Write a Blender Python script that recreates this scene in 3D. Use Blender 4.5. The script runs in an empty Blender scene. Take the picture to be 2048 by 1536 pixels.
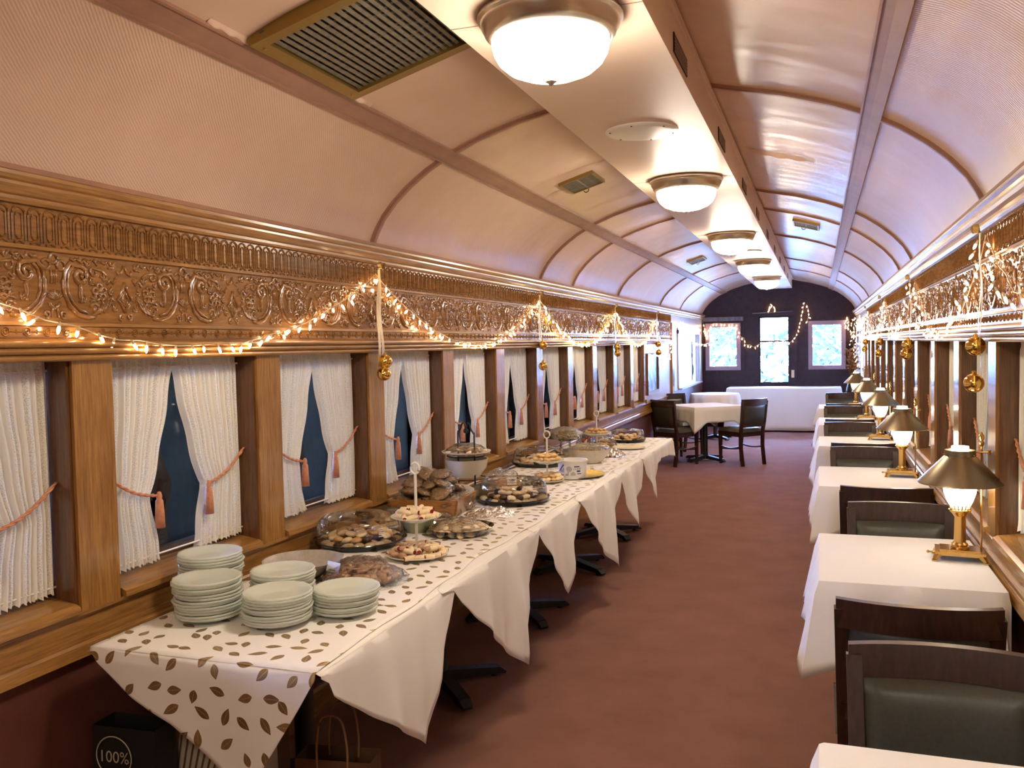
import bpy, bmesh, math, random
from mathutils import Vector, Matrix, noise
random.seed(7)
S = bpy.context.scene
COL = S.collection
PI = math.pi; TAU = 2*PI
sin, cos = math.sin, math.cos

# ---------------------------------------------------------------- camera
cd = bpy.data.cameras.new('camera'); cam = bpy.data.objects.new('camera', cd); COL.objects.link(cam)
cd.sensor_width = 36.0; cd.lens = 30.94; cd.clip_start = 0.03; cd.clip_end = 200
cam.matrix_world = Matrix(((0.944108, 0.004228, 0.329609, 0), (0.329054, 0.047298, -0.943126, 0),
                           (-0.019577, 0.998872, 0.043264, 1.6), (0, 0, 0, 1)))
S.camera = cam
# ---------------------------------------------------------------- world and exposure
W = bpy.data.worlds.new('overcast_sky'); S.world = W; W.use_nodes = True
bg = W.node_tree.nodes['Background']; bg.inputs[0].default_value = (0.26, 0.44, 1.0, 1); bg.inputs[1].default_value = 64.0
S.view_settings.view_transform = 'Standard'; S.view_settings.look = 'None'
S.view_settings.exposure = 1.46; S.view_settings.gamma = 1.0; S.view_settings.use_curve_mapping = False
S.cycles.use_denoising = True
S.cycles.max_bounces = 10; S.cycles.diffuse_bounces = 5; S.cycles.glossy_bounces = 4
S.cycles.transmission_bounces = 6; S.cycles.transparent_max_bounces = 24
S.cycles.sample_clamp_indirect = 6.0; S.cycles.caustics_reflective = False; S.cycles.caustics_refractive = False
DOME_GLOW = 26.0; LAMP_GLOW = 7.5; BULB_GLOW = 17.0
WARM = (1.0, 0.72, 0.44)

# ---------------------------------------------------------------- materials
class NT:
    def __init__(s, name):
        s.m = bpy.data.materials.new(name); s.m.use_nodes = True
        s.t = s.m.node_tree; s.n = s.t.nodes; s.l = s.t.links
        s.p = s.n['Principled BSDF']; s.out = s.n['Material Output']
    def new(s, typ, **kw):
        n = s.n.new(typ)
        for k, v in kw.items(): setattr(n, k, v)
        return n
    def link(s, a, b): s.l.new(a, b)
    def setp(s, **kw):
        for k, v in kw.items():
            k = k.replace('_', ' ')
            i = s.p.inputs[k]
            i.default_value = (*v, 1) if isinstance(v, tuple) and len(v) == 3 else v
    def coord(s, scale=(1, 1, 1), out='Object'):
        c = s.new('ShaderNodeTexCoord'); m = s.new('ShaderNodeMapping')
        m.inputs['Scale'].default_value = scale
        s.link(c.outputs[out], m.inputs[0]); return m.outputs[0]
    def noise(s, vec, scale, detail=4, rough=0.6):
        n = s.new('ShaderNodeTexNoise'); n.inputs['Scale'].default_value = scale
        n.inputs['Detail'].default_value = detail; n.inputs['Roughness'].default_value = rough
        s.link(vec, n.inputs['Vector']); return n.outputs[0]
    def ramp(s, fac, stops):
        r = s.new('ShaderNodeValToRGB'); e = r.color_ramp.elements
        while len(e) < len(stops): e.new(0.5)
        for q, (p, c) in zip(e, stops): q.position = p; q.color = (*c, 1)
        s.link(fac, r.inputs[0]); return r.outputs[0]
    def bump(s, h, strength=0.2, dist=0.01, normal=None):
        b = s.new('ShaderNodeBump'); b.inputs['Strength'].default_value = strength
        b.inputs['Distance'].default_value = dist; s.link(h, b.inputs['Height'])
        if normal: s.link(normal, b.inputs['Normal'])
        return b.outputs[0]
    def math(s, op, a, b=None, c=None):
        n = s.new('ShaderNodeMath', operation=op)
        for i, v in enumerate((a, b, c)):
            if v is None: continue
            if isinstance(v, (int, float)): n.inputs[i].default_value = v
            else: s.link(v, n.inputs[i])
        return n.outputs[0]

def plain(name, col, rough=0.5, metal=0.0, **kw):
    t = NT(name); t.setp(Base_Color=col, Roughness=rough, Metallic=metal, **kw); return t.m

def noisy(name, c1, c2, scale, rough=0.5, bump=0.0, bdist=0.003, stretch=(1, 1, 1), metal=0.0, **kw):
    t = NT(name); v = t.coord(stretch); f = t.noise(v, scale)
    t.link(t.ramp(f, [(0.3, c1), (0.7, c2)]), t.p.inputs['Base Color'])
    t.setp(Roughness=rough, Metallic=metal, **kw)
    if bump: t.link(t.bump(f, bump, bdist), t.p.inputs['Normal'])
    return t.m

def wood(name, stretch, dark, light, rough=0.24, coat=0.65):
    t = NT(name); v = t.coord(stretch)
    f = t.noise(v, 9, 6, 0.62); g = t.noise(v, 2.2, 2, 0.5)
    c = t.ramp(f, [(0.28, dark), (0.72, light)])
    mx = t.new('ShaderNodeMix', data_type='RGBA', blend_type='MULTIPLY'); mx.inputs[0].default_value = 0.55
    t.link(c, mx.inputs[6]); t.link(t.ramp(g, [(0.3, (0.5, 0.45, 0.4)), (0.7, (1, 1, 1))]), mx.inputs[7])
    t.link(mx.outputs[2], t.p.inputs['Base Color'])
    t.setp(Roughness=rough, Coat_Weight=coat, Coat_Roughness=0.10+0.2*(0.65-coat))
    t.link(t.bump(f, 0.08, 0.002), t.p.inputs['Normal'])
    return t.m

OAK_D, OAK_L = (0.245, 0.112, 0.028), (0.52, 0.268, 0.074)
M = {}
M['oak_up'] = wood('varnished_oak_upright', (14, 14, 0.9), OAK_D, OAK_L)
M['oak_long'] = wood('varnished_oak_lengthwise', (14, 0.9, 14), OAK_D, OAK_L, 0.34, 0.35)
M['oak_carved'] = wood('carved_oak', (10, 1.4, 10), (0.20, 0.088, 0.024), (0.45, 0.218, 0.066), 0.22)
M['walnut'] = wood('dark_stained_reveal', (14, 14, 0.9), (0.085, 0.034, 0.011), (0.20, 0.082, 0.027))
M['sash'] = wood('dark_sash_wood', (10, 10, 10), (0.035, 0.016, 0.008), (0.085, 0.038, 0.016), 0.35)
M['endwall'] = noisy('dark_plum_paint', (0.026, 0.013, 0.012), (0.042, 0.022, 0.019), 14, 0.8, 0.1, Specular_IOR_Level=0.15)
M['red_panel'] = noisy('oxblood_wainscot', (0.10, 0.030, 0.020), (0.14, 0.044, 0.030), 6, 0.5, 0.05)
M['pale_panel'] = noisy('pale_board_finish', (0.50, 0.45, 0.44), (0.58, 0.52, 0.50), 5, 0.3)  # board tone paler than the oak

def ceiling_mat(name, weave):
    t = NT(name); v = t.coord((1, 1, 1))
    f = t.noise(v, 2.3, 3, 0.55); g = t.noise(t.coord((1, 2, 1)), 1.5, 2, 0.5)
    t.link(t.ramp(f, [(0.3, (0.63, 0.435, 0.325)), (0.7, (0.71, 0.505, 0.39))]), t.p.inputs['Base Color'])
    t.setp(Roughness=0.36 if weave else 0.27, Specular_IOR_Level=0.75)
    n = t.bump(g, 0.30, 0.03)
    if weave:
        w = t.new('ShaderNodeTexWave', wave_type='BANDS', bands_direction='DIAGONAL')
        w.inputs['Scale'].default_value = 42; w.inputs['Distortion'].default_value = 1.5
        t.link(t.coord((1, 1, 1)), w.inputs['Vector'])
        h = t.noise(v, 160, 2)
        n = t.bump(t.math('ADD', w.outputs[1], h), 0.22, 0.003, n)
    t.link(n, t.p.inputs['Normal'])
    return t.m
M['ceiling'] = ceiling_mat('satin_rose_ceiling_paint', False)
M['ceiling_cove'] = ceiling_mat('woven_rose_wall_covering', True)
M['duct'] = noisy('satin_rose_duct_paint', (0.65, 0.49, 0.385), (0.70, 0.54, 0.43), 3, 0.40, 0.25, 0.01, (1, 0.5, 1), Specular_IOR_Level=0.35)
M['rail'] = noisy('brown_rose_batten', (0.30, 0.155, 0.105), (0.38, 0.205, 0.14), 6, 0.42)

t = NT('oxblood_carpet'); v = t.coord((1, 1, 1)); f = t.noise(v, 420, 3, 0.8); g = t.noise(v, 3.5, 4)
mx = t.new('ShaderNodeMix', data_type='RGBA', blend_type='MULTIPLY'); mx.inputs[0].default_value = 1
t.link(t.ramp(f, [(0.3, (0.225, 0.100, 0.070)), (0.7, (0.36, 0.175, 0.125))]), mx.inputs[6])
t.link(t.ramp(g, [(0.25, (0.78, 0.78, 0.78)), (0.75, (1, 1, 1))]), mx.inputs[7])
t.link(mx.outputs[2], t.p.inputs['Base Color']); t.setp(Roughness=0.95, Specular_IOR_Level=0.15)
t.link(t.bump(f, 0.5, 0.004), t.p.inputs['Normal']); M['carpet'] = t.m

def cloth_mat(name, col, rough=0.75):
    t = NT(name); v = t.coord((1, 1, 1)); f = t.noise(v, 900, 1); g = t.noise(v, 5, 3)
    t.setp(Base_Color=col, Roughness=rough, Specular_IOR_Level=0.25, Sheen_Weight=0.1)
    n = t.bump(g, 0.22, 0.012); t.link(t.bump(f, 0.06, 0.001, n), t.p.inputs['Normal']); return t
M['linen'] = cloth_mat('white_linen', (0.86, 0.84, 0.80)).m

# white cotton with a gold leaf print (flat print; uv is in metres)
t = cloth_mat('leaf_print_cotton', (0.86, 0.84, 0.80))
uv = t.new('ShaderNodeTexCoord').outputs['UV']
vo = t.new('ShaderNodeTexVoronoi', voronoi_dimensions='2D'); vo.inputs['Scale'].default_value = 13.5; vo.inputs['Randomness'].default_value = 0.55
t.link(uv, vo.inputs['Vector'])
sub = t.new('ShaderNodeVectorMath', operation='SUBTRACT'); t.link(uv, sub.inputs[0])
t.link(vo.outputs['Position'], sub.inputs[1])
sepc = t.new('ShaderNodeSeparateColor'); t.link(vo.outputs['Color'], sepc.inputs[0])
rot = t.new('ShaderNodeVectorRotate', rotation_type='Z_AXIS'); t.link(sub.outputs[0], rot.inputs['Vector'])
t.link(t.math('MULTIPLY', sepc.outputs[0], 2*TAU), rot.inputs['Angle'])
sx = t.new('ShaderNodeSeparateXYZ'); t.link(rot.outputs[0], sx.inputs[0])
L_ = t.math('MULTIPLY_ADD', sepc.outputs[1], 0.010, 0.020)
u_ = t.math('DIVIDE', sx.outputs[0], L_)
asym = t.math('MULTIPLY_ADD', u_, -0.30, 1.0)
prof = t.math('MULTIPLY', t.math('MULTIPLY', t.math('SUBTRACT', 1.0, t.math('MULTIPLY', u_, u_)), asym), 0.0125)
ay = t.math('ABSOLUTE', sx.outputs[1])
inside = t.math('LESS_THAN', ay, prof)
vein = t.math('LESS_THAN', ay, 0.0011)
vein2 = t.math('MULTIPLY', vein, t.math('LESS_THAN', u_, 0.72))
leafcol = t.new('ShaderNodeMix', data_type='RGBA')
t.link(t.math('MULTIPLY', sepc.outputs[2], 0.8), leafcol.inputs[0])
leafcol.inputs[6].default_value = (0.34, 0.22, 0.09, 1); leafcol.inputs[7].default_value = (0.52, 0.38, 0.18, 1)
lv = t.new('ShaderNodeMix', data_type='RGBA'); t.link(t.math('MULTIPLY', vein2, 0.75), lv.inputs[0])
t.link(leafcol.outputs[2], lv.inputs[6]); lv.inputs[7].default_value = (0.62, 0.52, 0.40, 1)
bc = t.new('ShaderNodeMix', data_type='RGBA'); t.link(inside, bc.inputs[0])
bc.inputs[6].default_value = (0.86, 0.84, 0.80, 1); t.link(lv.outputs[2], bc.inputs[7])
t.link(bc.outputs[2], t.p.inputs['Base Color'])
t.link(t.math('MULTIPLY', inside, 0.75), t.p.inputs['Metallic'])
t.link(t.math('MULTIPLY_ADD', inside, -0.33, 0.75), t.p.inputs['Roughness'])
M['leaf_cloth'] = t.m

# lace curtain: translucent, lacy stripes with small holes
t = NT('ivory_lace'); uvn = t.new('ShaderNodeTexCoord').outputs['UV']
s1 = t.new('ShaderNodeSeparateXYZ'); t.link(uvn, s1.inputs[0])
stripe = t.math('GREATER_THAN', t.math('SINE', t.math('MULTIPLY', s1.outputs[0], 62.0)), 0.2)
vo = t.new('ShaderNodeTexVoronoi', voronoi_dimensions='2D'); vo.inputs['Scale'].default_value = 210; t.link(uvn, vo.inputs['Vector'])
hole = t.math('MULTIPLY', t.math('LESS_THAN', vo.outputs['Distance'], 0.30), stripe)
hole2 = t.math('MULTIPLY_ADD', hole, 0.25, 0.01)
df = t.new('ShaderNodeBsdfDiffuse'); df.inputs[0].default_value = (0.86, 0.82, 0.70, 1)
tl = t.new('ShaderNodeBsdfTranslucent'); tl.inputs[0].default_value = (0.86, 0.82, 0.70, 1)
tr = t.new('ShaderNodeBsdfTransparent')
m1 = t.new('ShaderNodeMixShader'); m1.inputs[0].default_value = 0.05; t.link(df.outputs[0], m1.inputs[1]); t.link(tl.outputs[0], m1.inputs[2])
m2 = t.new('ShaderNodeMixShader'); t.link(hole2, m2.inputs[0]); t.link(m1.outputs[0], m2.inputs[1]); t.link(tr.outputs[0], m2.inputs[2])
t.link(m2.outputs[0], t.out.inputs[0]); M['lace'] = t.m

def thin_glass(name, tint=(1, 1, 1), rough=0.03, boost=1.0, bump=0.0, bscale=30, base=0.0):
    t = NT(name); fr = t.new('ShaderNodeFresnel'); fr.inputs['IOR'].default_value = 1.5
    gl = t.new('ShaderNodeBsdfGlossy'); gl.inputs['Roughness'].default_value = rough
    tr = t.new('ShaderNodeBsdfTransparent'); tr.inputs[0].default_value = (*tint, 1)
    mx = t.new('ShaderNodeMixShader')
    f = t.math('MINIMUM', t.math('MULTIPLY_ADD', fr.outputs[0], boost, base), 1.0)
    t.link(f, mx.inputs[0]); t.link(tr.outputs[0], mx.inputs[1]); t.link(gl.outputs[0], mx.inputs[2])
    if bump:
        h = t.noise(t.coord(), bscale, 3); b = t.bump(h, bump, 0.01)
        t.link(b, gl.inputs['Normal']); t.link(b, fr.inputs['Normal'])
    t.link(mx.outputs[0], t.out.inputs[0]); return t.m
M['pane'] = thin_glass('window_glass', (0.93, 0.96, 0.95), 0.015, 1.5)
M['clear_plastic'] = thin_glass('clear_plastic', (0.99, 0.99, 0.985), 0.07, 0.8, 0.10, 25, 0.0)
M['cellophane'] = thin_glass('crinkled_cellophane', (0.99, 0.99, 0.99), 0.10, 1.7, 0.9, 60, 0.015)
t = NT('pressed_glass'); t.setp(Base_Color=(0.86, 0.88, 0.82), Roughness=0.10, Specular_IOR_Level=0.6)
tl = t.new('ShaderNodeBsdfTranslucent'); tl.inputs[0].default_value = (0.86, 0.91, 0.85, 1)
tr = t.new('ShaderNodeBsdfTransparent'); tr.inputs[0].default_value = (0.94, 0.97, 0.94, 1)
m1 = t.new('ShaderNodeMixShader'); m1.inputs[0].default_value = 0.35; t.link(t.p.outputs[0], m1.inputs[1]); t.link(tl.outputs[0], m1.inputs[2])
m2 = t.new('ShaderNodeMixShader'); m2.inputs[0].default_value = 0.22; t.link(m1.outputs[0], m2.inputs[1]); t.link(tr.outputs[0], m2.inputs[2])
t.link(m2.outputs[0], t.out.inputs[0]); M['plate_glass'] = t.m
M['clear_bowl'] = thin_glass('clear_serving_glass', (0.96, 0.98, 0.96), 0.06, 1.5, 0.0, 30, 0.03)
M['green_bowl'] = plain('pale_green_glass', (0.52, 0.55, 0.33), 0.12, 0, Transmission_Weight=0.4)

def glow(name, col, strength):
    t = NT(name); t.setp(Base_Color=(0.8, 0.8, 0.8), Emission_Color=col, Emission_Strength=strength); return t.m
M['dome_glow'] = glow('lit_frosted_dome', (1.0, 0.86, 0.68), DOME_GLOW)
M['lamp_glow'] = glow('lit_opal_chimney', (1.0, 0.87, 0.68), LAMP_GLOW)
M['bulb_glow'] = glow('lit_fairy_bulb', (1.0, 0.66, 0.36), BULB_GLOW)
M['bulb_glow_y'] = glow('lit_yellow_fairy_bulb', (1.0, 0.74, 0.25), BULB_GLOW)
M['opal_off'] = plain('opal_glass', (0.75, 0.75, 0.72), 0.3)
M['nickel'] = plain('brushed_nickel', (0.58, 0.53, 0.45), 0.30, 1.0)
M['brass'] = plain('polished_brass', (0.62, 0.40, 0.14), 0.22, 1.0)
M['shade'] = plain('aged_brass_shade', (0.30, 0.245, 0.165), 0.36, 1.0)
M['vent_brass'] = plain('olive_brass', (0.30, 0.20, 0.055), 0.40, 0.8)
M['vent_slat'] = noisy('dusty_bronze', (0.16, 0.14, 0.10), (0.28, 0.25, 0.19), 30, 0.5, metal=0.5)
M['dark'] = plain('black_void', (0.010, 0.008, 0.006), 0.8)
M['gold'] = plain('gold_bauble', (0.83, 0.52, 0.13), 0.13, 1.0)
M['ribbon'] = noisy('gold_glitter_ribbon', (0.42, 0.29, 0.09), (0.80, 0.60, 0.24), 260, 0.35, 0.5, metal=0.6)
M['gold_foil'] = noisy('gold_foil', (0.75, 0.50, 0.12), (0.9, 0.66, 0.22), 30, 0.16, 0.6, 0.006, metal=1.0)
M['silver_foil'] = noisy('silver_foil', (0.75, 0.75, 0.76), (0.9, 0.9, 0.9), 30, 0.2, 0.8, 0.008, metal=1.0)
M['wire'] = plain('ivory_wire', (0.55, 0.47, 0.33), 0.5)
M['rope'] = noisy('peach_silk_rope', (0.52, 0.20, 0.10), (0.70, 0.31, 0.17), 60, 0.5)
M['white_metal'] = plain('white_enamel', (0.78, 0.76, 0.71), 0.3)
M['iron'] = plain('black_iron', (0.012, 0.011, 0.010), 0.4, 0.3)
M['chair_wood'] = wood('mahogany_stain', (9, 9, 2), (0.022, 0.008, 0.005), (0.062, 0.022, 0.013), 0.34, 0.3)
M['leather'] = noisy('olive_black_leather', (0.042, 0.042, 0.030), (0.056, 0.055, 0.040), 90, 0.36, 0.10, 0.001)
M['base_metal'] = noisy('black_cast_iron', (0.012, 0.012, 0.013), (0.024, 0.024, 0.026), 50, 0.5, 0.1)
M['black_plastic'] = plain('black_plastic', (0.012, 0.011, 0.010), 0.16)
M['tan_wood'] = wood('honey_pine', (3, 14, 14), (0.36, 0.155, 0.035), (0.55, 0.26, 0.07), 0.4)
M['paper'] = plain('white_card', (0.80, 0.79, 0.76), 0.6)
M['ink'] = plain('grey_ink', (0.10, 0.10, 0.10), 0.6)
M['blue_ink'] = plain('blue_print', (0.035, 0.030, 0.22), 0.45)
M['grey_print'] = plain('grey_print', (0.45, 0.45, 0.48), 0.45)
M['tub'] = plain('white_plastic_tub', (0.80, 0.78, 0.76), 0.3)
M['stoneware'] = noisy('grey_stoneware', (0.35, 0.31, 0.26), (0.46, 0.42, 0.36), 40, 0.35)
M['china'] = plain('cream_china', (0.68, 0.63, 0.53), 0.25)
M['dough'] = noisy('pale_shortbread', (0.80, 0.60, 0.33), (0.93, 0.79, 0.55), 40, 0.6, 0.2, 0.002)
M['golden'] = noisy('golden_cookie', (0.70, 0.42, 0.16), (0.86, 0.60, 0.29), 40, 0.6, 0.2, 0.002)
M['jam'] = plain('cherry_jam', (0.22, 0.016, 0.012), 0.2)
M['choc'] = noisy('dark_chocolate', (0.035, 0.014, 0.008), (0.085, 0.035, 0.018), 60, 0.4, 0.5, 0.004)
M['tan_cookie'] = noisy('tan_cookie', (0.50, 0.28, 0.11), (0.66, 0.42, 0.20), 60, 0.6, 0.5, 0.004)
M['ginger'] = noisy('ginger_oat_cookie_in_wrap', (0.46, 0.235, 0.08), (0.70, 0.43, 0.18), 70, 0.35, 1.0, 0.012, Coat_Weight=1.0, Coat_Roughness=0.05)
M['pretzel'] = noisy('toffee_pretzel', (0.36, 0.17, 0.08), (0.60, 0.37, 0.20), 50, 0.3, 0.4, 0.004, Coat_Weight=0.5)
M['red_candy'] = plain('pink_red_wrapper', (0.62, 0.12, 0.08), 0.25)
M['straw'] = noisy('pale_wafer', (0.62, 0.47, 0.25), (0.80, 0.66, 0.42), 30, 0.6)
M['bag_black'] = plain('matt_black_paper', (0.012, 0.011, 0.010), 0.5)
M['bag_kraft'] = noisy('brown_kraft', (0.10, 0.045, 0.018), (0.13, 0.06, 0.025), 20, 0.7)
M['bag_cream'] = plain('cream_paper', (0.48, 0.43, 0.32), 0.6)
M['twine'] = plain('paper_twine', (0.30, 0.16, 0.07), 0.7)
M['concrete'] = noisy('grey_concrete', (0.26, 0.24, 0.20), (0.38, 0.35, 0.30), 4, 0.85, 0.2)
M['grass'] = noisy('grass_bank', (0.11, 0.15, 0.03), (0.26, 0.22, 0.07), 5, 0.9, 0.4)
M['brush'] = noisy('brown_brush', (0.16, 0.085, 0.03), (0.34, 0.19, 0.07), 9, 0.9, 0.6)
M['leafage'] = noisy('pale_leaves', (0.006, 0.012, 0.006), (0.030, 0.044, 0.024), 6, 0.8)
M['bark'] = noisy('bark', (0.08, 0.05, 0.03), (0.16, 0.11, 0.07), 12, 0.9)
M['gravel'] = noisy('pale_gravel', (0.72, 0.72, 0.70), (0.86, 0.86, 0.84), 30, 0.9)
M['blocker'] = noisy('light_blocker_boards', (0.05, 0.045, 0.04), (0.09, 0.08, 0.07), 4, 0.8)
M['picture'] = noisy('blue_grey_print', (0.10, 0.12, 0.16), (0.34, 0.38, 0.45), 7, 0.25)
M['dry'] = noisy('dried_flowers', (0.10, 0.05, 0.03), (0.30, 0.18, 0.10), 20, 0.9)
M['vase'] = plain('black_vase', (0.015, 0.013, 0.015), 0.2)

# ---------------------------------------------------------------- mesh builder
class MB:
    def __init__(s): s.v = []; s.f = []; s.mi = []; s.uv = None
    def add(s, vs, fs, mi=0):
        o = len(s.v); s.v.extend(tuple(p) for p in vs)
        s.f.extend(tuple(i+o for i in q) for q in fs); s.mi.extend([mi]*len(fs)); return s
    def box(s, a, b, mi=0):
        x0, y0, z0 = a; x1, y1, z1 = b
        return s.add([(x0,y0,z0),(x1,y0,z0),(x1,y1,z0),(x0,y1,z0),(x0,y0,z1),(x1,y0,z1),(x1,y1,z1),(x0,y1,z1)],
              [(0,3,2,1),(4,5,6,7),(0,1,5,4),(1,2,6,5),(2,3,7,6),(3,0,4,7)], mi)
    def bar(s, p, q, w, h=None, up=(0,0,1), w2=None, h2=None, mi=0):       # tapered rectangular bar between points
        p = Vector(p); q = Vector(q); h = h or w; w2 = w2 or w; h2 = h2 or h
        d = (q-p).normalized(); u = Vector(up)
        if abs(d.dot(u)) > 0.98: u = Vector((0,1,0))
        r = d.cross(u).normalized(); u = r.cross(d)
        vs = []
        for c, a, b in ((p, w, h), (q, w2, h2)):
            for i, j in ((-1,-1),(1,-1),(1,1),(-1,1)): vs.append(c+r*(i*a/2)+u*(j*b/2))
        return s.add(vs, [(3,2,1,0),(4,5,6,7),(0,1,5,4),(1,2,6,5),(2,3,7,6),(3,0,4,7)], mi)
    def lathe(s, prof, n=24, c=(0,0,0), mi=0, fn=None, cap=True):
        o = len(s.v); m = len(prof)
        for r, z in prof:
            for k in range(n):
                a = TAU*k/n; rr = r*(fn(a, r, z) if fn else 1)
                s.v.append((c[0]+rr*cos(a), c[1]+rr*sin(a), c[2]+z))
        for i in range(m-1):
            for k in range(n):
                k2 = (k+1) % n
                s.f.append((o+i*n+k, o+i*n+k2, o+(i+1)*n+k2, o+(i+1)*n+k)); s.mi.append(mi)
        if cap:
            if prof[0][0] > 1e-6: s.f.append(tuple(o+k for k in reversed(range(n)))); s.mi.append(mi)
            if prof[-1][0] > 1e-6: s.f.append(tuple(o+(m-1)*n+k for k in range(n))); s.mi.append(mi)
        return s
    def tube(s, pts, r, n=6, closed=False, mi=0, rfn=None, cap=True, flat=None):
        pts = [Vector(p) for p in pts]; m = len(pts); o = len(s.v)
        ref = Vector((0, 0, 1))
        for i, p in enumerate(pts):
            a = pts[i-1] if (i > 0 or closed) else p; b = pts[(i+1) % m] if (i < m-1 or closed) else p
            d = (b-a); d = d.normalized() if d.length > 1e-9 else Vector((0,0,1))
            rf = ref if abs(d.dot(ref)) < 0.95 else Vector((1,0,0))
            u = d.cross(rf).normalized(); w = u.cross(d)
            rr = r*(rfn(i/(m-1)) if rfn else 1)
            for k in range(n):
                t_ = TAU*k/n; s.v.append(tuple(p+u*(rr*cos(t_))+w*(rr*sin(t_)*(flat or 1))))
        for i in range(m if closed else m-1):
            j = (i+1) % m
            for k in range(n):
                k2 = (k+1) % n; s.f.append((o+i*n+k, o+i*n+k2, o+j*n+k2, o+j*n+k)); s.mi.append(mi)
        if cap and not closed:
            s.f.append(tuple(o+k for k in reversed(range(n)))); s.mi.append(mi)
            s.f.append(tuple(o+(m-1)*n+k for k in range(n))); s.mi.append(mi)
        return s
    def grid(s, nu, nv, fn, mi=0):
        o = len(s.v)
        for i in range(nu+1):
            for j in range(nv+1): s.v.append(tuple(fn(i/nu, j/nv)))
        for i in range(nu):
            for j in range(nv):
                a = o+i*(nv+1)+j; s.f.append((a, a+nv+1, a+nv+2, a+1)); s.mi.append(mi)
        return s
    def extrude(s, prof, y0, y1, axis='y', cap=True, mi=0):               # closed profile [(x,z)] along y
        n = len(prof)
        if axis == 'y': vs = [(x, y0, z) for x, z in prof]+[(x, y1, z) for x, z in prof]
        else: vs = [(y0, x, z) for x, z in prof]+[(y1, x, z) for x, z in prof]
        fs = [(i, (i+1) % n, n+(i+1) % n, n+i) for i in range(n)]
        if cap: fs += [tuple(reversed(range(n))), tuple(range(n, 2*n))]
        return s.add(vs, fs, mi)
    def sphere(s, c, r, nu=10, nv=6, sc=(1,1,1), mi=0, fn=None):
        prof = []
        o = len(s.v)
        for j in range(1, nv):
            th = PI*j/nv
            for k in range(nu):
                a = TAU*k/nu; d = Vector((sin(th)*cos(a), sin(th)*sin(a), cos(th)))
                q = fn(d) if fn else 1
                s.v.append((c[0]+d.x*r*sc[0]*q, c[1]+d.y*r*sc[1]*q, c[2]+d.z*r*sc[2]*q))
        top = len(s.v); s.v.append((c[0], c[1], c[2]+r*sc[2]*(fn(Vector((0,0,1))) if fn else 1)))
        bot = len(s.v); s.v.append((c[0], c[1], c[2]-r*sc[2]*(fn(Vector((0,0,-1))) if fn else 1)))
        for k in range(nu):
            k2 = (k+1) % nu
            s.f.append((top, o+k, o+k2)); s.mi.append(mi)
            for j in range(nv-2): s.f.append((o+j*nu+k, o+(j+1)*nu+k, o+(j+1)*nu+k2, o+j*nu+k2)); s.mi.append(mi)
            s.f.append((bot, o+(nv-2)*nu+k2, o+(nv-2)*nu+k)); s.mi.append(mi)
        return s
    def xform(s, mat, start=0):
        for i in range(start, len(s.v)): s.v[i] = tuple(mat @ Vector(s.v[i]))
        return s
    def mesh(s, name, mats, smooth=False, uv=None, angle=None):
        me = bpy.data.meshes.new(name); me.from_pydata(s.v, [], s.f)
        for m in (mats if isinstance(mats, (list, tuple)) else [mats]): me.materials.append(m)
        if max(s.mi, default=0) > 0: me.polygons.foreach_set('material_index', s.mi)
        if uv:
            ul = me.uv_layers.new(name='UVMap'); d = []
            for lp in me.loops: d.extend(uv(lp.vertex_index, s.v[lp.vertex_index]))
            ul.data.foreach_set('uv', d)
        if smooth:
            me.polygons.foreach_set('use_smooth', [True]*len(me.polygons))
        bm = bmesh.new(); bm.from_mesh(me)
        bmesh.ops.recalc_face_normals(bm, faces=bm.faces)
        if angle is not None:
            for e in bm.edges:
                if len(e.link_faces) == 2 and e.calc_face_angle(0) > angle: e.smooth = False
        bm.to_mesh(me); bm.free(); me.update(); return me

def link(name, me, parent=None, loc=None, rz=0.0, rot=None, scale=None):
    o = bpy.data.objects.new(name, me); COL.objects.link(o)
    if parent is not None: o.parent = parent
    if loc is not None: o.location = loc
    if rot is not None: o.rotation_euler = rot
    elif rz: o.rotation_euler = (0, 0, rz)
    if scale is not None: o.scale = scale if isinstance(scale, (tuple, list)) else (scale,)*3
    return o
def part(name, mb, mat, parent=None, smooth=False, angle=0.6, **kw):
    return link(name, mb.mesh(name, mat, smooth, angle=angle if smooth else None), parent, **kw)
def tag(o, label=None, cat=None, group=None, kind=None):
    if label: o['label'] = label
    if cat: o['category'] = cat
    if group: o['group'] = group
    if kind: o['kind'] = kind
    return o
def thing(name, label, cat, loc=(0,0,0), rz=0.0, group=None):
    o = bpy.data.objects.new(name, None); COL.objects.link(o); o.empty_display_size = 0.05
    o.location = loc; o.rotation_euler = (0, 0, rz); return tag(o, label, cat, group)
def struct(name, mb=None, mat=None, smooth=False, label=None):
    if mb is None:
        o = bpy.data.objects.new(name, None); COL.objects.link(o)
    else: o = part(name, mb, mat, None, smooth)
    o['kind'] = 'structure'
    if label: o['label'] = label
    return o
def dup(root, loc, rz=None, label=None):
    r = root.copy(); COL.objects.link(r); r.location = loc
    if rz is not None: r.rotation_euler = (0, 0, rz)
    if label: r['label'] = label
    for ch in root.children:
        c = ch.copy(); COL.objects.link(c); c.parent = r
        for g in ch.children:
            d = g.copy(); COL.objects.link(d); d.parent = c
    return r
ORD = ['first','second','third','fourth','fifth','sixth','seventh','eighth','ninth','tenth','eleventh','twelfth',
       'thirteenth','fourteenth','fifteenth','sixteenth','seventeenth','eighteenth','nineteenth','twentieth']
def lerp(a, b, t): return a+(b-a)*t
def interp(pts, x):
    if x <= pts[0][0]: return pts[0][1]
    for (a, b), (c, d) in zip(pts, pts[1:]):
        if x <= c: return lerp(b, d, (x-a)/(c-a)) if c > a else d
    return pts[-1][1]
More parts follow.
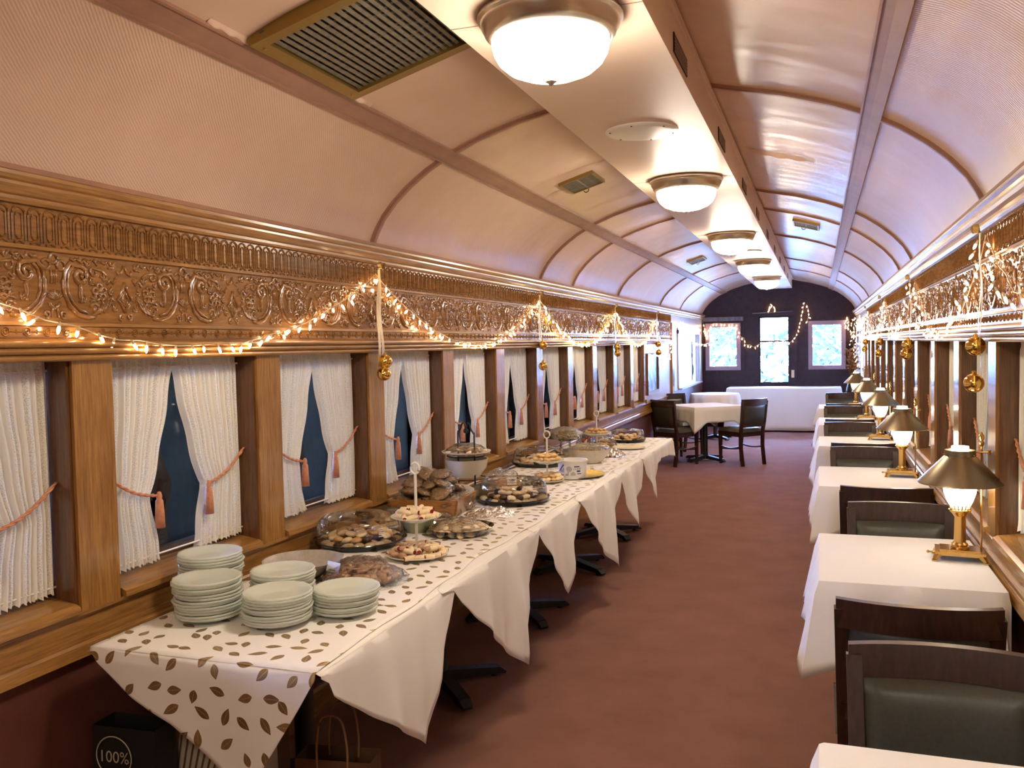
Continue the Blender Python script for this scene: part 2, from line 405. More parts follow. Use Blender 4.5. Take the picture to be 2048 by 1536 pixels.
def smoothpts(pts, k=6):                                                   # Catmull-Rom
    P = [Vector(p) for p in pts]; out = []
    for i in range(len(P)-1):
        a = P[max(i-1,0)]; b = P[i]; c = P[i+1]; d = P[min(i+2,len(P)-1)]
        for j in range(k):
            u = j/k; out.append(0.5*((2*b)+(c-a)*u+(2*a-5*b+4*c-d)*u*u+(3*b-a-3*c+d)*u**3))
    out.append(P[-1]); return out

# ================================================================ ROOM SHELL
XL, XR, XC = -2.08, 0.62, -0.73
Y0, YE = -6.4, 16.9
HALF = (XR-XL)/2
ARCH = [(0,2.745),(.2,2.725),(.42,2.672),(.58,2.638),(.78,2.577),(.93,2.515),(1.04,2.455),(1.14,2.385),(1.22,2.315),(1.29,2.235),(1.335,2.155),(1.36,2.08)]
_ap = smoothpts([(-d, z, 0) for d, z in reversed(ARCH)]+[(d, z, 0) for d, z in ARCH[1:]], 4)
def archz(d):
    d = abs(d); return interp(ARCH, d)
def arch_nrm(d):
    e = 0.01; s_ = (archz(d+e)-archz(d-e))/(2*e); n = Vector((s_, 0, -1)); return n.normalized()   # points into the car

# floor
struct('floor', MB().box((XL-.25, Y0, -.08), (XR+.25, YE+.1, 0)), M['carpet'])

# ceiling shell: inner arch with a thickness, split where the covering changes
def arch_strip(d0, d1, th=0.0, n=10, off=0.0):
    return [(lerp(d0, d1, i/n), ) for i in range(n+1)]
def arch_shell(mb, ya, yb, dmin, dmax, off=0.0, th=0.04, n=24):
    prof = []
    for i in range(n+1):
        d = lerp(dmin, dmax, i/n); nn = arch_nrm(d); prof.append((XC+d+nn.x*off, archz(d)+nn.z*off))
    back = []
    for i in range(n, -1, -1):
        d = lerp(dmin, dmax, i/n); nn = arch_nrm(d); back.append((XC+d-nn.x*th, archz(d)-nn.z*th))
    return mb.extrude(prof+back, ya, yb)
RAIL_D = 0.935
ceil = struct('ceiling', arch_shell(MB(), Y0, YE, -RAIL_D, RAIL_D, 0, 0.05, 30), M['ceiling'], True)
for a, b in ((-1.36, -RAIL_D), (RAIL_D, 1.36)):
    o = part('cove', arch_shell(MB(), Y0, YE, a, b, 0, 0.05, 16), M['ceiling_cove'], ceil, True)
for sgn, d0 in ((-1, 0.935), (1, 0.935)):
    mb = MB(); arch_shell(mb, Y0, YE, sgn*d0-.032, sgn*d0+.032, .008, .0, 2)
    arch_shell(mb, Y0, YE, sgn*d0-.040, sgn*d0-.032, .013, .0, 1); arch_shell(mb, Y0, YE, sgn*d0+.032, sgn*d0+.040, .013, .0, 1)
    part('batten', mb, M['rail'], ceil)
RIBS = [1.15, 3.90, 6.66, 7.62, 9.50, 12.20, 14.05]
def rib(mb, y, da, db, n=22):
    for w, off in ((.030, .007), (.016, .014)):
        prof = [(lerp(da, db, i/n)) for i in range(n+1)]
        vs = []
        for d in prof:
            nn = arch_nrm(d)
            for yy, o_ in ((y-w, 0), (y-w*.7, off), (y+w*.7, off), (y+w, 0)):
                vs.append((XC+d+nn.x*o_, yy, archz(d)+nn.z*o_))
        mb.add(vs, [(i*4+k, i*4+k+1, (i+1)*4+k+1, (i+1)*4+k) for i in range(n) for k in range(3)])
for y in RIBS:
    for da, db in ((-1.36, -.975), (-.895, -.27), (.27, .895), (.975, 1.36)):
        mb = MB(); rib(mb, y, da, db); part('rib', mb, M['rail'], ceil, True)
for y in (2.35, 5.05, 5.35, 10.3, 11.0):                                     # hairline seams in the covering
    for da, db in ((-.895, -.27), (.27, .895)):
        mb = MB()
        vs = []
        for i in range(17):
            d = lerp(da, db, i/16); nn = arch_nrm(d)
            for yy in (y-.003, y+.003): vs.append((XC+d+nn.x*.0015, yy, archz(d)+nn.z*.0015))
        mb.add(vs, [(i*2, i*2+1, i*2+3, i*2+2) for i in range(16)]); part('seam', mb, M['rail'], ceil)
def flap_pt(u, v):                                                            # a loosened strip of the covering
    x_ = lerp(-.385, -.02, u); y_ = 5.17+.04*u+v*.075; sag = .014*sin(PI*u)**.8*v*v
    return (x_, y_, archz(x_-XC)-.002-sag+.003*sin(u*23)*v)
o = part('loose_flap', MB().grid(24, 6, flap_pt), M['ceiling'], ceil, True)
fk = MB(); fr0 = random.Random(2)
for k in range(46):
    x_ = fr0.gauss(-.22, .05); y_ = fr0.gauss(4.36, .05); q = fr0.uniform(.0015, .004); z_ = archz(x_-XC)-.001
    fk.add([(x_-q,y_,z_),(x_,y_-q*1.6,z_-.0006),(x_+q,y_,z_),(x_,y_+q,z_-.0006)], [(0,1,2,3)])
o = part('flaked_paint', fk, M['rail'], ceil); o['kind'] = 'stuff'
def pucker(u, v):                                                              # puckered covering beside the big vent
    y_ = lerp(2.10, 3.05, u); d_ = lerp(.893, .868, v)+.0
    return (XC-d_-.010*v, y_, archz(d_)-.004-.011*abs(sin(u*31+sin(u*9)*2))*sin(PI*min(1, v+.15)))
part('puckered_edge', MB().grid(70, 5, pucker), M['ceiling'], ceil, True)
# duct down the middle
DX0, DX1, DZ = -1.005, -0.445, 2.52
duct = struct('trim_1', MB().box((DX0, Y0, DZ), (DX1, 16.3, 2.80)), M['duct'], label='boxed air duct running down the middle of the ceiling')
mb = MB()
for zz, w in ((2.665, .010), (2.690, .006)): mb.box((DX1, Y0, zz), (DX1+.010, 16.3, zz+w))
mb.box((DX1, Y0, 2.675), (DX1+.016, 16.3, 2.69)); part('bead', mb, M['duct'], duct)
for ya in (-.2, 1.52, 2.93, 4.28, 5.66, 6.95, 8.35, 9.75, 11.1, 12.5, 13.9):
    lv = part('grille', MB().box((DX1-.002, ya, 2.548), (DX1+.004, ya+.30, 2.612)), M['dark'], duct)
    mb = MB()
    for k in range(6): mb.box((DX1, ya+.005, 2.551+k*.0105), (DX1+.006, ya+.295, 2.554+k*.0105))
    part('louvre', mb, M['rail'], lv)
for yy in (2.40, 5.06, 7.76, 10.40, 13.2):
    part('seam', MB().box((DX0+.001, yy-.002, DZ-.0012), (DX1-.001, yy+.002, DZ+.001)), M['rail'], duct)
dk = random.Random(3)

# side walls. u = inward offset from the wall face
def wall_builder(side):
    X = XL if side == 'left' else XR; sg = 1 if side == 'left' else -1
    def x(u): return X+sg*u
    def prof(mb, pts, ya, yb, mi=0): return mb.extrude([(x(u), z) for u, z in pts], ya, yb, mi=mi)
    return X, sg, x, prof

def scroll_curves():
    C = []
    def sp(cx, cz, r0, r1, a0, a1, n=12): return [(cx+lerp(r0, r1, i/n)*cos(lerp(a0, a1, i/n)), cz+lerp(r0, r1, i/n)*sin(lerp(a0, a1, i/n))) for i in range(n+1)]
    for m in (1, -1):
        def A(pts, r=.0042): C.append(([(m*p[0], p[1]) for p in pts], r))
        A(sp(.094, .138, .006, .030, -PI*2.3, PI*.62, 22)+[(.058,.172),(.040,.150),(.032,.118),(.036,.082),(.052,.048),(.082,.024),(.118,.014),(.150,.018)], .0055)
        A([(.072,.166),(.054,.146),(.046,.116),(.050,.084),(.064,.056),(.090,.036),(.120,.028)], .004)
        A(sp(.150, .040, .004, .020, -PI*1.2, PI*.9, 12), .0035)
        for k in range(4): A([(.135+k*.016,.020+k*.004),(.160+k*.016,.030+k*.008),(.180+k*.014,.056+k*.010)], .0034)
        A(sp(.030, .022, .003, .013, -PI*.5, PI*1.6, 12), .0032)                 # little volutes at the foot
        A([(.012,.012),(.010,.030),(.004,.050)], .003)
        A([(.011,.150),(.008,.128),(.010,.108)], .003)
        A(sp(.026, .163, .014, .014, 0, TAU, 12), .0034)                          # trefoil lobes
        for k in range(5):                                                        # rosette
            a = TAU*k/5+.4; A(sp(.168+.017*cos(a), .092+.017*sin(a), .010, .010, 0, TAU, 8), .0036)
        A(sp(.168, .092, .006, .006, 0, TAU, 8), .004)
        A(sp(.150, .152, .005, .017, PI*.2, -PI*1.3, 10)+[(.176,.160),(.196,.146)], .0032)
        A([(.094,.112),(.097,.098),(.093,.084),(.097,.070),(.094,.058)], .0048)   # hanging husk
        for k in range(6): A([(.060+k*.030,.186+.004*(k % 2)),(.072+k*.030,.181-.006*(k % 2)),(.082+k*.030,.187)], .0034)
        A([(.20,.118),(.212,.134),(.226,.122),(.238,.140)], .0034)
        A([(.196,.066),(.212,.078),(.226,.070)], .003)
        for px_, pz_, a0 in ((.130,.118,.3),(.150,.066,2.2),(.186,.128,1.2),(.205,.098,-.4),(.118,.168,.9),(.110,.060,1.8),(.226,.168,2.0),(.222,.040,.6)):
            for k in range(3):
                a = a0+(k-1)*.8; A([(px_,pz_),(px_+.009*cos(a),pz_+.009*sin(a)),(px_+.020*cos(a+.35),pz_+.020*sin(a+.35))], .0030)
        A([(.178,.068),(.186,.052),(.200,.046),(.208,.056)], .003)
        A([(.084,.186),(.100,.178),(.116,.188),(.132,.178)], .003)
        A([(.272,.128),(.256,.090),(.240,.074),(.256,.060),(.272,.034)], .0042)   # half diamond at the joint
        A([(.272,.100),(.262,.080),(.254,.074),(.262,.066),(.272,.052)], .0032)
        A(sp(.256, .020, .003, .012, -PI*.5, PI*1.5, 10), .0032)
        A([(.272,.180),(.262,.160),(.248,.152),(.240,.164)], .0032)
    C.append((sp(0, .182, .014, .014, 0, TAU, 12), .0036))
    for k in range(7):
        a = PI*(.1+.8*k/6); C.append(([(0, .066), (.014*cos(a), .066+.012*sin(a)), (.027*cos(a), .068+.024*sin(a))], .0038))
    for k in (-1, 0, 1): C.append(([(k*.006, .112), (k*.007, .150)], .0024))
    C.append(([(-.020,.056),(-.012,.044),(0,.038),(.012,.044),(.020,.056)], .0038))
    return C
def scroll_mesh(sg):
    mb = MB()
    for pts, r in scroll_curves():
        mb.tube([(0, p[0], p[1]) for p in pts], r*1.5, 5)
    return mb.mesh('scroll_ornament', M['oak_carved'], True)

PITCH = {'left': .905, 'right': .925}; PY0 = {'left': 2.10, 'right': 3.76}
KR = {'left': range(-1, 10), 'right': range(-2, 10)}
PW = .078                                                                         # half post width
LAST = {'left': 11.02, 'right': 12.75}
win_n = [0]
curtain_spots = []
Z_SILL, Z_HEAD = .855, 1.58
GL = .165                                                                         # glass sits this far behind the face
def build_wall(side):
    X, sg, x, prof = wall_builder(side)
    w = struct('wall_'+side)
    ycen = [PY0[side]+PITCH[side]*k for k in KR[side]]
    yfirst = ycen[0]-PITCH[side]+PW+.0
    # wainscot
    part('wainscot', prof(MB(), [(-.02,0),(-.30,0),(-.30,.70),(-.02,.70)], Y0, YE), M['red_panel'], w)
    part('skirting', prof(MB(), [(.0,0),(-.02,0),(-.02,.12),(-.006,.12),(0,.105)], Y0, YE), M['oak_long'], w)
    mb = MB()
    prof(mb, [(.014,.700),(-.30,.700),(-.30,.742),(.004,.742),(.010,.735)], Y0, 13.15)
    prof(mb, [(.002,.742),(-.30,.742),(-.30,.757),(.002,.757)], Y0, 13.15)
    prof(mb, [(-.010,.757),(-.30,.757),(-.30,.822),(-.010,.822)], Y0, 13.15)
    prof(mb, [(.004,.822),(-.30,.822),(-.30,.832),(.004,.832)], Y0, 13.15)
    part('dado_rail', mb, M['oak_long'], w)
    # posts
    for yc in ycen+[LAST[side]+PW]:
        mb = MB(); a, b = yc-PW, yc+PW
        mb.box((min(x(0), x(-.10)), a, .832), (max(x(0), x(-.10)), b, Z_HEAD+.01))
        p = part('post', mb, M['oak_up'], w)
        for s_ in (a, b):
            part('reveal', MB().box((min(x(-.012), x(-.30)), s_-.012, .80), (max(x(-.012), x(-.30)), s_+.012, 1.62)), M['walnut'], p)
    # solid wall before the first window
    part('board', prof(MB(), [(-.004,.83),(-.30,.83),(-.30,1.60),(-.004,1.60)], Y0, yfirst-PW*2), M['oak_up'], w)
    # windows
    edges = [yfirst-PW*2+0] + ycen + [LAST[side]+PW]
    edges = [ycen[0]-PITCH[side]] + ycen + [LAST[side]+PW]
    for i in range(len(edges)-1):
        a, b = edges[i]+PW+.012, edges[i+1]-PW-.012
        if b-a < .3: continue
        win_n[0] += 1
        wn = struct('window_%d' % win_n[0], label='%s window from the near end of the %s wall' % (ORD[i], side))
        fr = MB(); gx = x(-GL)
        x0, x1 = min(x(-GL-.02), x(-GL+.02)), max(x(-GL-.02), x(-GL+.02))
        fr.box((x0, a, .86), (x1, a+.035, 1.62)).box((x0, b-.035, .86), (x1, b, 1.62)).box((x0, a, .86), (x1, b, .905)).box((x0, a, 1.56), (x1, b, 1.62))
        part('sash', fr, M['sash'], wn)
        part('pane', MB().box((gx-.002, a+.03, .90), (gx+.002, b-.03, 1.57)), M['pane'], wn)
        sb = MB(); prof(sb, [(.012,.832),(-.30,.832),(-.30,.872),(-.10,.872),(-.006,.858),(.010,.850)], a, b)
        part('sill', sb, M['oak_long'], wn)
        cx = x(-.085)
        part('curtain_rod', MB().tube([(cx, a, 1.553), (cx, b, 1.553)], .004, 6), M['white_metal'], wn)
        part('curtain_rod', MB().tube([(cx, a, .905), (cx, b, .905)], .0035, 6), M['white_metal'], wn)
        curtain_spots.append((side, i, a, b, cx, sg))
    # head moulding, bands, cornice
    yf = 13.15
    mb = MB()
    pts = [(-.30,1.58)]
    for k in range(3):
        z0 = 1.58+k*.020; r = .010; cu = .012+.004*k
        for j in range(7):
            a = -PI/2+PI*j/6; pts.append((cu+r*1.1*cos(a), z0+r+r*sin(a)))
    pts += [(.010,1.645),(-.30,1.645)]
    prof(mb, pts, Y0, yf); part('head_moulding', mb, M['oak_long'], w, True, .9)
    part('fascia', prof(MB(), [(0,1.645),(-.30,1.645),(-.30,2.03),(0,2.03)], Y0, yf), M['oak_carved'], w)
    mb = MB()
    for z0, u in ((1.683, .010), (1.896, .010)):
        prof(mb, [(u,z0),(-.02,z0-.004),(-.02,z0+.012),(u*.6,z0+.010)], Y0, yf)
    part('fillet', mb, M['oak_long'], w)
    mb = MB()
    prof(mb, [(-.30,2.018),(.012,2.018),(.016,2.026),(.016,2.036),(.026,2.040),(.036,2.050),(.040,2.062),(.040,2.070),(.050,2.074),(.058,2.084),(.058,2.094),(.05,2.105),(-.30,2.125)], Y0, YE)
    part('cornice', mb, M['oak_long'], w)
    part('picture_bead', prof(MB(), [(.058,2.096),(.030,2.096),(.030,2.112),(.052,2.112)], Y0, YE), M['rail'], w)
    # carved frieze panels
    joints = [-6.4, 1.15-2.73, 1.15, 3.88, 6.60, 9.33, 12.05, 13.15]
    sm = scroll_mesh(sg)
    for ja, jb in zip(joints, joints[1:]):
        if jb < 1: continue
        base = prof(MB(), [(.004,1.650),(-.01,1.650),(-.01,1.681),(.004,1.681)], ja+.004, jb-.004)
        p = part('frieze_panel', base, M['oak_carved'], w)
        n = max(1, round((jb-ja)/.545)); st = (jb-ja)/n
        for k in range(n):
            link('scroll_ornament', sm, p, (x(.0005), ja+(k+.5)*st, 1.696), scale=(1, st/.545, 1))
        fl = MB()
        m = max(2, round((jb-ja)/.052)); sf = (jb-ja)/m
        for k in range(m):                                                        # arcade of flutes
            yc = ja+(k+.5)*sf; h = sf*.40
            arc = [(x(.002), yc-h, 1.918)]+[(x(.002), yc-h*cos(PI*j/6), 1.990+h*sin(PI*j/6)) for j in range(7)]+[(x(.002), yc+h, 1.918)]
            fl.tube(arc, .0034, 4)
            h2 = h*.5
            arc = [(x(.002), yc-h2*cos(PI*j/4), 1.932-h2*sin(PI*j/4)) for j in range(5)]
            arc = arc[::-1]+[(x(.002), yc-h2*cos(PI*j/4), 1.985+h2*sin(PI*j/4)) for j in range(5)]
            fl.tube(arc, .0022, 4, closed=True)
            fl.tube([(x(.002), yc-sf*.3, 1.911), (x(.002), yc, 1.918), (x(.002), yc+sf*.3, 1.911)], .0034, 4)
        o = part('flute_arcade', fl, M['oak_carved'], p, True)
        rs = MB(); m = max(2, round((jb-ja)/.069)); sf = (jb-ja)/m
        for k in range(m):
            yc = ja+(k+.5)*sf
            for r_ in (.012, .005): rs.tube([(x(.005), yc+r_*cos(TAU*j/10), 1.6655+r_*sin(TAU*j/10)) for j in range(10)], .0024, 4, closed=True)
            rs.tube([(x(.005), yc+.017, 1.6655), (x(.005), yc+sf-.017, 1.6655)], .0022, 4)
            rs.tube([(x(.005), yc+sf/2, 1.659), (x(.005), yc+sf/2, 1.672)], .003, 4)
        part('rosette_band', rs, M['oak_carved'], p, True)
    # far part of the wall: last bay with panel and a side window giving daylight
    ys = LAST[side]+2*PW
    return w, x, prof, ys
wl, xl_, profl, ysl = build_wall('left')
wr, xr_, profr, ysr = build_wall('right')

def far_bay(side, w, x, prof, ys):
    # pale board up to the pilaster, pilaster, then an alcove window
    part('pale_board', prof(MB(), [(-.015,.83),(-.30,.83),(-.30,1.60),(-.015,1.60)], ys, 13.2), M['pale_panel'], w)
    part('pilaster', MB().box((min(x(.02), x(-.1)), 13.15, .70), (max(x(.02), x(-.1)), 13.33, 1.90)), M['oak_up'], w)
    part('upper_board', prof(MB(), [(-.01,1.78),(-.30,1.78),(-.30,2.06),(-.01,2.06)], 13.2, YE), M['pale_panel'], w)
    part('lower_board', prof(MB(), [(-.01,.70),(-.30,.70),(-.30,.86),(-.01,.86)], 13.2, YE), M['red_panel'], w)
    part('pale_board', prof(MB(), [(-.01,.86),(-.30,.86),(-.30,1.78),(-.01,1.78)], 13.33, 13.9), M['pale_panel'], w)
    part('pale_board', prof(MB(), [(-.01,.86),(-.30,.86),(-.30,1.78),(-.01,1.78)], 16.45, YE), M['pale_panel'], w)
    win_n[0] += 1
    wn = struct('window_%d' % win_n[0], label='wide daylit window at the far end of the %s wall' % side)
    fr = MB(); x0, x1 = min(x(-.12), x(-.16)), max(x(-.12), x(-.16))
    a, b = 13.9, 16.45
    for yy in (a, 15.15, b-.05): fr.box((x0, yy, .86), (x1, yy+.05, 1.78))
    fr.box((x0, a, .86), (x1, b, .90)).box((x0, a, 1.735), (x1, b, 1.78))
    part('sash', fr, M['pale_panel'], wn)
    gx = x(-.14)
    part('pane', MB().box((gx-.002, a+.04, .89), (gx+.002, b-.04, 1.74)), M['pane'], wn)
    part('sill', prof(MB(), [(.05,.86),(-.30,.86),(-.30,.885),(.05,.885)], a-.03, b+.03), M['pale_panel'], wn)
    part('casing', MB().box((min(x(.01), x(-.02)), a-.09, .885), (max(x(.01), x(-.02)), a, 1.80)).box((min(x(.01), x(-.02)), b, .885), (max(x(.01), x(-.02)), b+.09, 1.80)).box((min(x(.01), x(-.02)), a-.09, 1.74), (max(x(.01), x(-.02)), b+.09, 1.83)), M['pale_panel'], wn)
far_bay('left', wl, xl_, profl, ysl); far_bay('right', wr, xr_, profr, ysr)

t = NT('sheer_curtain'); df = t.new('ShaderNodeBsdfDiffuse'); df.inputs[0].default_value = (0.82, 0.82, 0.82, 1)
tl = t.new('ShaderNodeBsdfTranslucent'); tl.inputs[0].default_value = (0.82, 0.82, 0.82, 1)
m1 = t.new('ShaderNodeMixShader'); m1.inputs[0].default_value = 0.30; t.link(df.outputs[0], m1.inputs[1]); t.link(tl.outputs[0], m1.inputs[2])
t.link(m1.outputs[0], t.out.inputs[0]); M['sheer'] = t.m
for side, fx_ in (('left', XL-.075), ('right', XR+.075)):
    for k, (a, b) in enumerate(((13.93, 15.14), (15.20, 16.42))):
        o = part('sheer_curtain', MB().grid(90, 6, lambda u, v: (fx_+.012*sin(u*70), lerp(a, b, u), lerp(.89, 1.745, v))), M['sheer'], None, True)
        tag(o, 'pale sheer curtain closed over the %s half of the far %s window' % (('near', 'far')[k], side), 'curtain')
# end wall with two windows and a glazed door
we = struct('wall_end')
ZT = 2.8
ops = [(-2.0, -1.40, 1.085, 1.925), (-1.06, -.50, .0, 2.05), (-.165, .43, 1.085, 1.925)]
mb = MB(); xs = [XL-.3]
y0, y1 = YE, YE+.12
mb.box((XL-.3, y0, 0), (ops[0][0], y1, ZT)).box((ops[0][1], y0, 0), (ops[1][0], y1, ZT)).box((ops[1][1], y0, 0), (ops[2][0], y1, ZT)).box((ops[2][1], y0, 0), (XR+.3, y1, ZT))
for a, b, c, d in ops:
    mb.box((a, y0, d), (b, y1, ZT))
    if c > 0: mb.box((a, y0, 0), (b, y1, c))
part('plaster', mb, M['endwall'], we)
for a, b, c, d in (ops[0], ops[2]):
    win_n[0] += 1
    wn = struct('window_%d' % win_n[0], label='daylit end wall window to the %s of the door' % ('left' if a < -1 else 'right'))
    fr = MB(); e = .055
    fr.box((a-.02, YE-.03, c-.02), (a+e, YE+.05, d+.02)).box((b-e, YE-.03, c-.02), (b+.02, YE+.05, d+.02)).box((a+e, YE-.03, c-.02), (b-e, YE+.05, c+e)).box((a+e, YE-.03, d-e), (b-e, YE+.05, d+.02))
    part('frame', fr, plain('mauve_window_frame', (0.22, 0.13, 0.13), 0.4), wn)
    tr = MB(); q = .09
    tr.box((a-q, YE-.015, c-q), (a-.02, YE+.0, d+q)).box((b+.02, YE-.015, c-q), (b+q, YE, d+q)).box((a-.02, YE-.015, d+.02), (b+.02, YE, d+q)).box((a-.02, YE-.02, c-q), (b+.02, YE, c-.02))
    part('casing', tr, M['endwall'], wn)
    part('pane', MB().box((a+.05, YE+.02, c+.05), (b-.05, YE+.024, d-.05)), M['pane'], wn)
vb = MB().box((-2.07, YE-.05, 1.985), (-1.33, YE-.01, 2.06))
for k in range(30): vb.tube([(-2.06+k*.0247, YE-.052, 1.985), (-2.06+k*.0247, YE-.052, 2.06)], .008, 5)
t_ = tag(part('window_valance', vb, noisy('grey_corrugated', (.10,.09,.09), (.20,.18,.18), 20, .6), None), 'grey pleated valance above the left end window', 'valance')
dr = struct('door_1', label='dark end door with two tall glass panes')
a, b = -1.06, -.50
mb = MB(); mb.box((a, YE+.02, .02), (b, YE+.07, .84)).box((a, YE+.02, .84), (a+.035, YE+.07, 2.05)).box((b-.035, YE+.02, .84), (b, YE+.07, 2.05)).box((a, YE+.02, 1.575), (b, YE+.07, 1.605)).box((a, YE+.02, 2.02), (b, YE+.07, 2.05))
part('leaf', mb, M['endwall'], dr)
part('pane', MB().box((a+.03, YE+.043, .84), (b-.03, YE+.047, 1.58)), M['pane'], dr)
part('pane', MB().box((a+.03, YE+.043, 1.60), (b-.03, YE+.047, 2.02)), M['pane'], dr)
mb = MB()
mb.box((a-.10, YE-.03, 0), (a, YE+.02, 2.14)).box((b, YE-.03, 0), (b+.12, YE+.02, 2.14)).box((a-.16, YE-.04, 2.05), (b+.18, YE+.02, 2.16))
part('frame', mb, M['endwall'], dr)
part('push_bar', MB().tube([(a-.10, YE-.06, 2.11), (b+.05, YE-.06, 2.13)], .010, 8), plain('grey_door_closer', (0.16, 0.15, 0.16), .3, .6), dr)
part('latch', MB().box((b+.02, YE-.05, .92), (b+.07, YE-.02, 1.06)), M['nickel'], dr)
# scrolled bracket hanging in the upper door glass
tv = thing('hanging_bracket', 'thin wire bracket with curled ends hanging before the end door glass', 'bracket')
mb = MB(); yb = YE-.03
mb.tube(smoothpts([(-1.03,yb,1.95),(-.99,yb,1.985),(-.93,yb,1.955),(-.78,yb,1.99),(-.63,yb,1.955),(-.57,yb,1.985),(-.53,yb,1.95)], 5), .008, 6)
mb.tube([(-.78,yb,1.99),(-.78,yb,1.58)], .006, 6)
for q in (-1, 1): mb.tube([(-.78,yb,1.97),(-.78+q*.13,yb,1.68)], .003, 5)
part('wire', mb, plain('blue_grey_wire', (0.12, 0.14, 0.20), .4), tv)
struct('wall_back', MB().box((XL-.3, Y0-.1, 0), (XR+.3, Y0, ZT)), M['endwall'])

# ---------------------------------------------------------------- outside
struct('ground', MB().box((-30, -12, -1.3), (30, 70, -1.2)), M['gravel'])
rw = struct('retaining_wall', MB().box((-4.6, -8, -1.2), (-4.0, 13.2, .80)).box((-4.65, -8, .80), (-3.95, 13.2, .87)), M['concrete'], label='grey concrete retaining wall outside the left windows')
mb = MB()
mb.grid(40, 12, lambda u, v: (lerp(-4.6, -9, v), lerp(-8, 14, u), lerp(.70, 2.1, v)+.12*noise.noise((u*22, v*5, 3))))
o = part('grass_bank', mb, M['grass'], None, True); tag(o, 'green and brown grassy bank behind the grey retaining wall', 'bank', kind='structure')
rr = random.Random(11)
hd = MB()
for k in range(1500):
    yy = rr.uniform(-6, 13.5); xx = rr.uniform(-9, -6.2); zz = 1.2+rr.random()**1.3*1.7
    p = Vector((xx, yy, zz)); d = Vector((rr.uniform(-1,1), rr.uniform(-1,1), rr.uniform(-.3,1)))*.16
    e_ = Vector((rr.uniform(-1,1), rr.uniform(-1,1), rr.uniform(-1,1)))*.07
    hd.add([p-d, p+e_, p+d, p-e_], [(0,1,2,3)])
o = part('hedge_leaves', hd, M['brush'], None); tag(o, 'brown winter hedge on the bank beyond the left windows', 'hedge', kind='stuff')
struct('light_block_canopy', MB().box((-9.6, -8, 2.95), (-2.5, 13.0, 3.10)).box((-9.7, -8, -1.2), (-9.5, 13.0, 2.4)).box((-9.6, -8.1, -1.2), (-2.4, -8, 3.1)), M['blocker'], label='dark canopy added out of view to dim the outside of the left windows')  # canopy with back and end walls, added unseen to shade the left outside
struct('light_block_wall', MB().box((1.9, -8, -1.2), (2.1, 13.0, 3.4)).box((.95, -8, 3.1), (2.1, 13.0, 3.3)), M['blocker'], label='dark shed wall added close outside to keep the right windows dark')  # wall and roof slab added to keep the right outside dark
def tree(x, y, h, label, seed):
    t_ = thing('tree', label, 'tree', (x, y, -1.2)); r_ = random.Random(seed)
    mb = MB(); mb.tube([(0,0,0),(.05,.1,h*.3),(-.05,0,h*.6),(0,.1,h*.9)], .16, 8, rfn=lambda q: 1-.75*q)
    for k in range(7):
        a = r_.uniform(0, TAU); z = h*r_.uniform(.3,.75); mb.tube([(0,0,z),(cos(a)*h*.14, sin(a)*h*.14, z+h*.1),(cos(a)*h*.24, sin(a)*h*.24, z+h*.2)], .05, 5, rfn=lambda q: 1-.7*q)
    part('trunk', mb, M['bark'], t_, True)
    mb = MB()
    for k in range(900):
        a = r_.uniform(0, TAU); q = r_.random()**.5*h*.30; z = h*r_.uniform(.22, 1.0)
        p = Vector((cos(a)*q, sin(a)*q, z)); d = Vector((r_.uniform(-1,1), r_.uniform(-1,1), r_.uniform(-1,1)))*.22
        e_ = Vector((r_.uniform(-1,1), r_.uniform(-1,1), r_.uniform(-1,1)))*.10
        mb.add([p-d, p+e_, p+d, p-e_], [(0,1,2,3)])
    o = part('foliage', mb, M['leafage'], t_); o['kind'] = 'stuff'
tree(-3.4, 24.5, 5.6, 'pale leafy tree seen through the end window left of the door', 1)
tree(1.0, 25.5, 5.8, 'pale leafy tree seen through the end window right of the door', 2)
tree(-6.6, 26, 5.0, 'pale leafy tree standing furthest left beyond the end wall', 3)
bm_ = MB()
for k in range(1600):
    p = Vector((rr.uniform(-8, 5), rr.uniform(29, 31), -1.2+rr.random()**1.2*3.2)); d = Vector((rr.uniform(-1,1), rr.uniform(-1,1), rr.uniform(-1,1)))*.3
    e_ = Vector((rr.uniform(-1,1), rr.uniform(-1,1), rr.uniform(-1,1)))*.14
    bm_.add([p-d, p+e_, p+d, p-e_], [(0,1,2,3)])
o = part('hedge_leaves', bm_, M['leafage'], None); tag(o, 'pale hedge beyond the trees outside the end windows', 'hedge', kind='stuff')
# ================================================================ CEILING FITTINGS
def dome_light(y, label):
    t_ = thing('ceiling_light', label, 'ceiling light', (-.705, y, DZ), 0, 'dome lights along the ceiling duct')
    return t_
LY = [2.40, -.26, -2.92, -5.58, 5.06, 7.76, 10.40, 13.2]  # the two rearmost are added out of view for more light from behind
t0 = dome_light(LY[0], 'lit dome ceiling light with nickel ring, beside the large brass vent')
part('nickel_ring', MB().lathe([(.200,0),(.204,-.006),(.204,-.016),(.196,-.022),(.194,-.034),(.186,-.046),(.184,-.054),(.174,-.066),(.166,-.070),(.158,-.070),(.158,-.060)], 48, cap=False), M['nickel'], t0, True)
part('glass_dome', MB().lathe([(.163,-.066),(.165,-.080),(.160,-.105),(.146,-.130),(.120,-.152),(.080,-.168),(.040,-.175),(0,-.177)], 48), M['dome_glow'], t0, True)
part('finial', MB().lathe([(.0,-.176),(.016,-.177),(.017,-.184),(.010,-.188),(.005,-.194),(0,-.196)], 16), M['nickel'], t0, True)
for k, y in enumerate(LY[1:]):
    dup(t0, (-.705, y, DZ), label='lit dome ceiling light with nickel ring, %s' % ['overhead just behind the camera', 'second behind the camera, added unseen', 'third behind the camera, added unseen', 'just beyond the oval speaker cover','third along the duct from the large vent','fourth along the duct from the large vent','last before the dark end wall'][k])
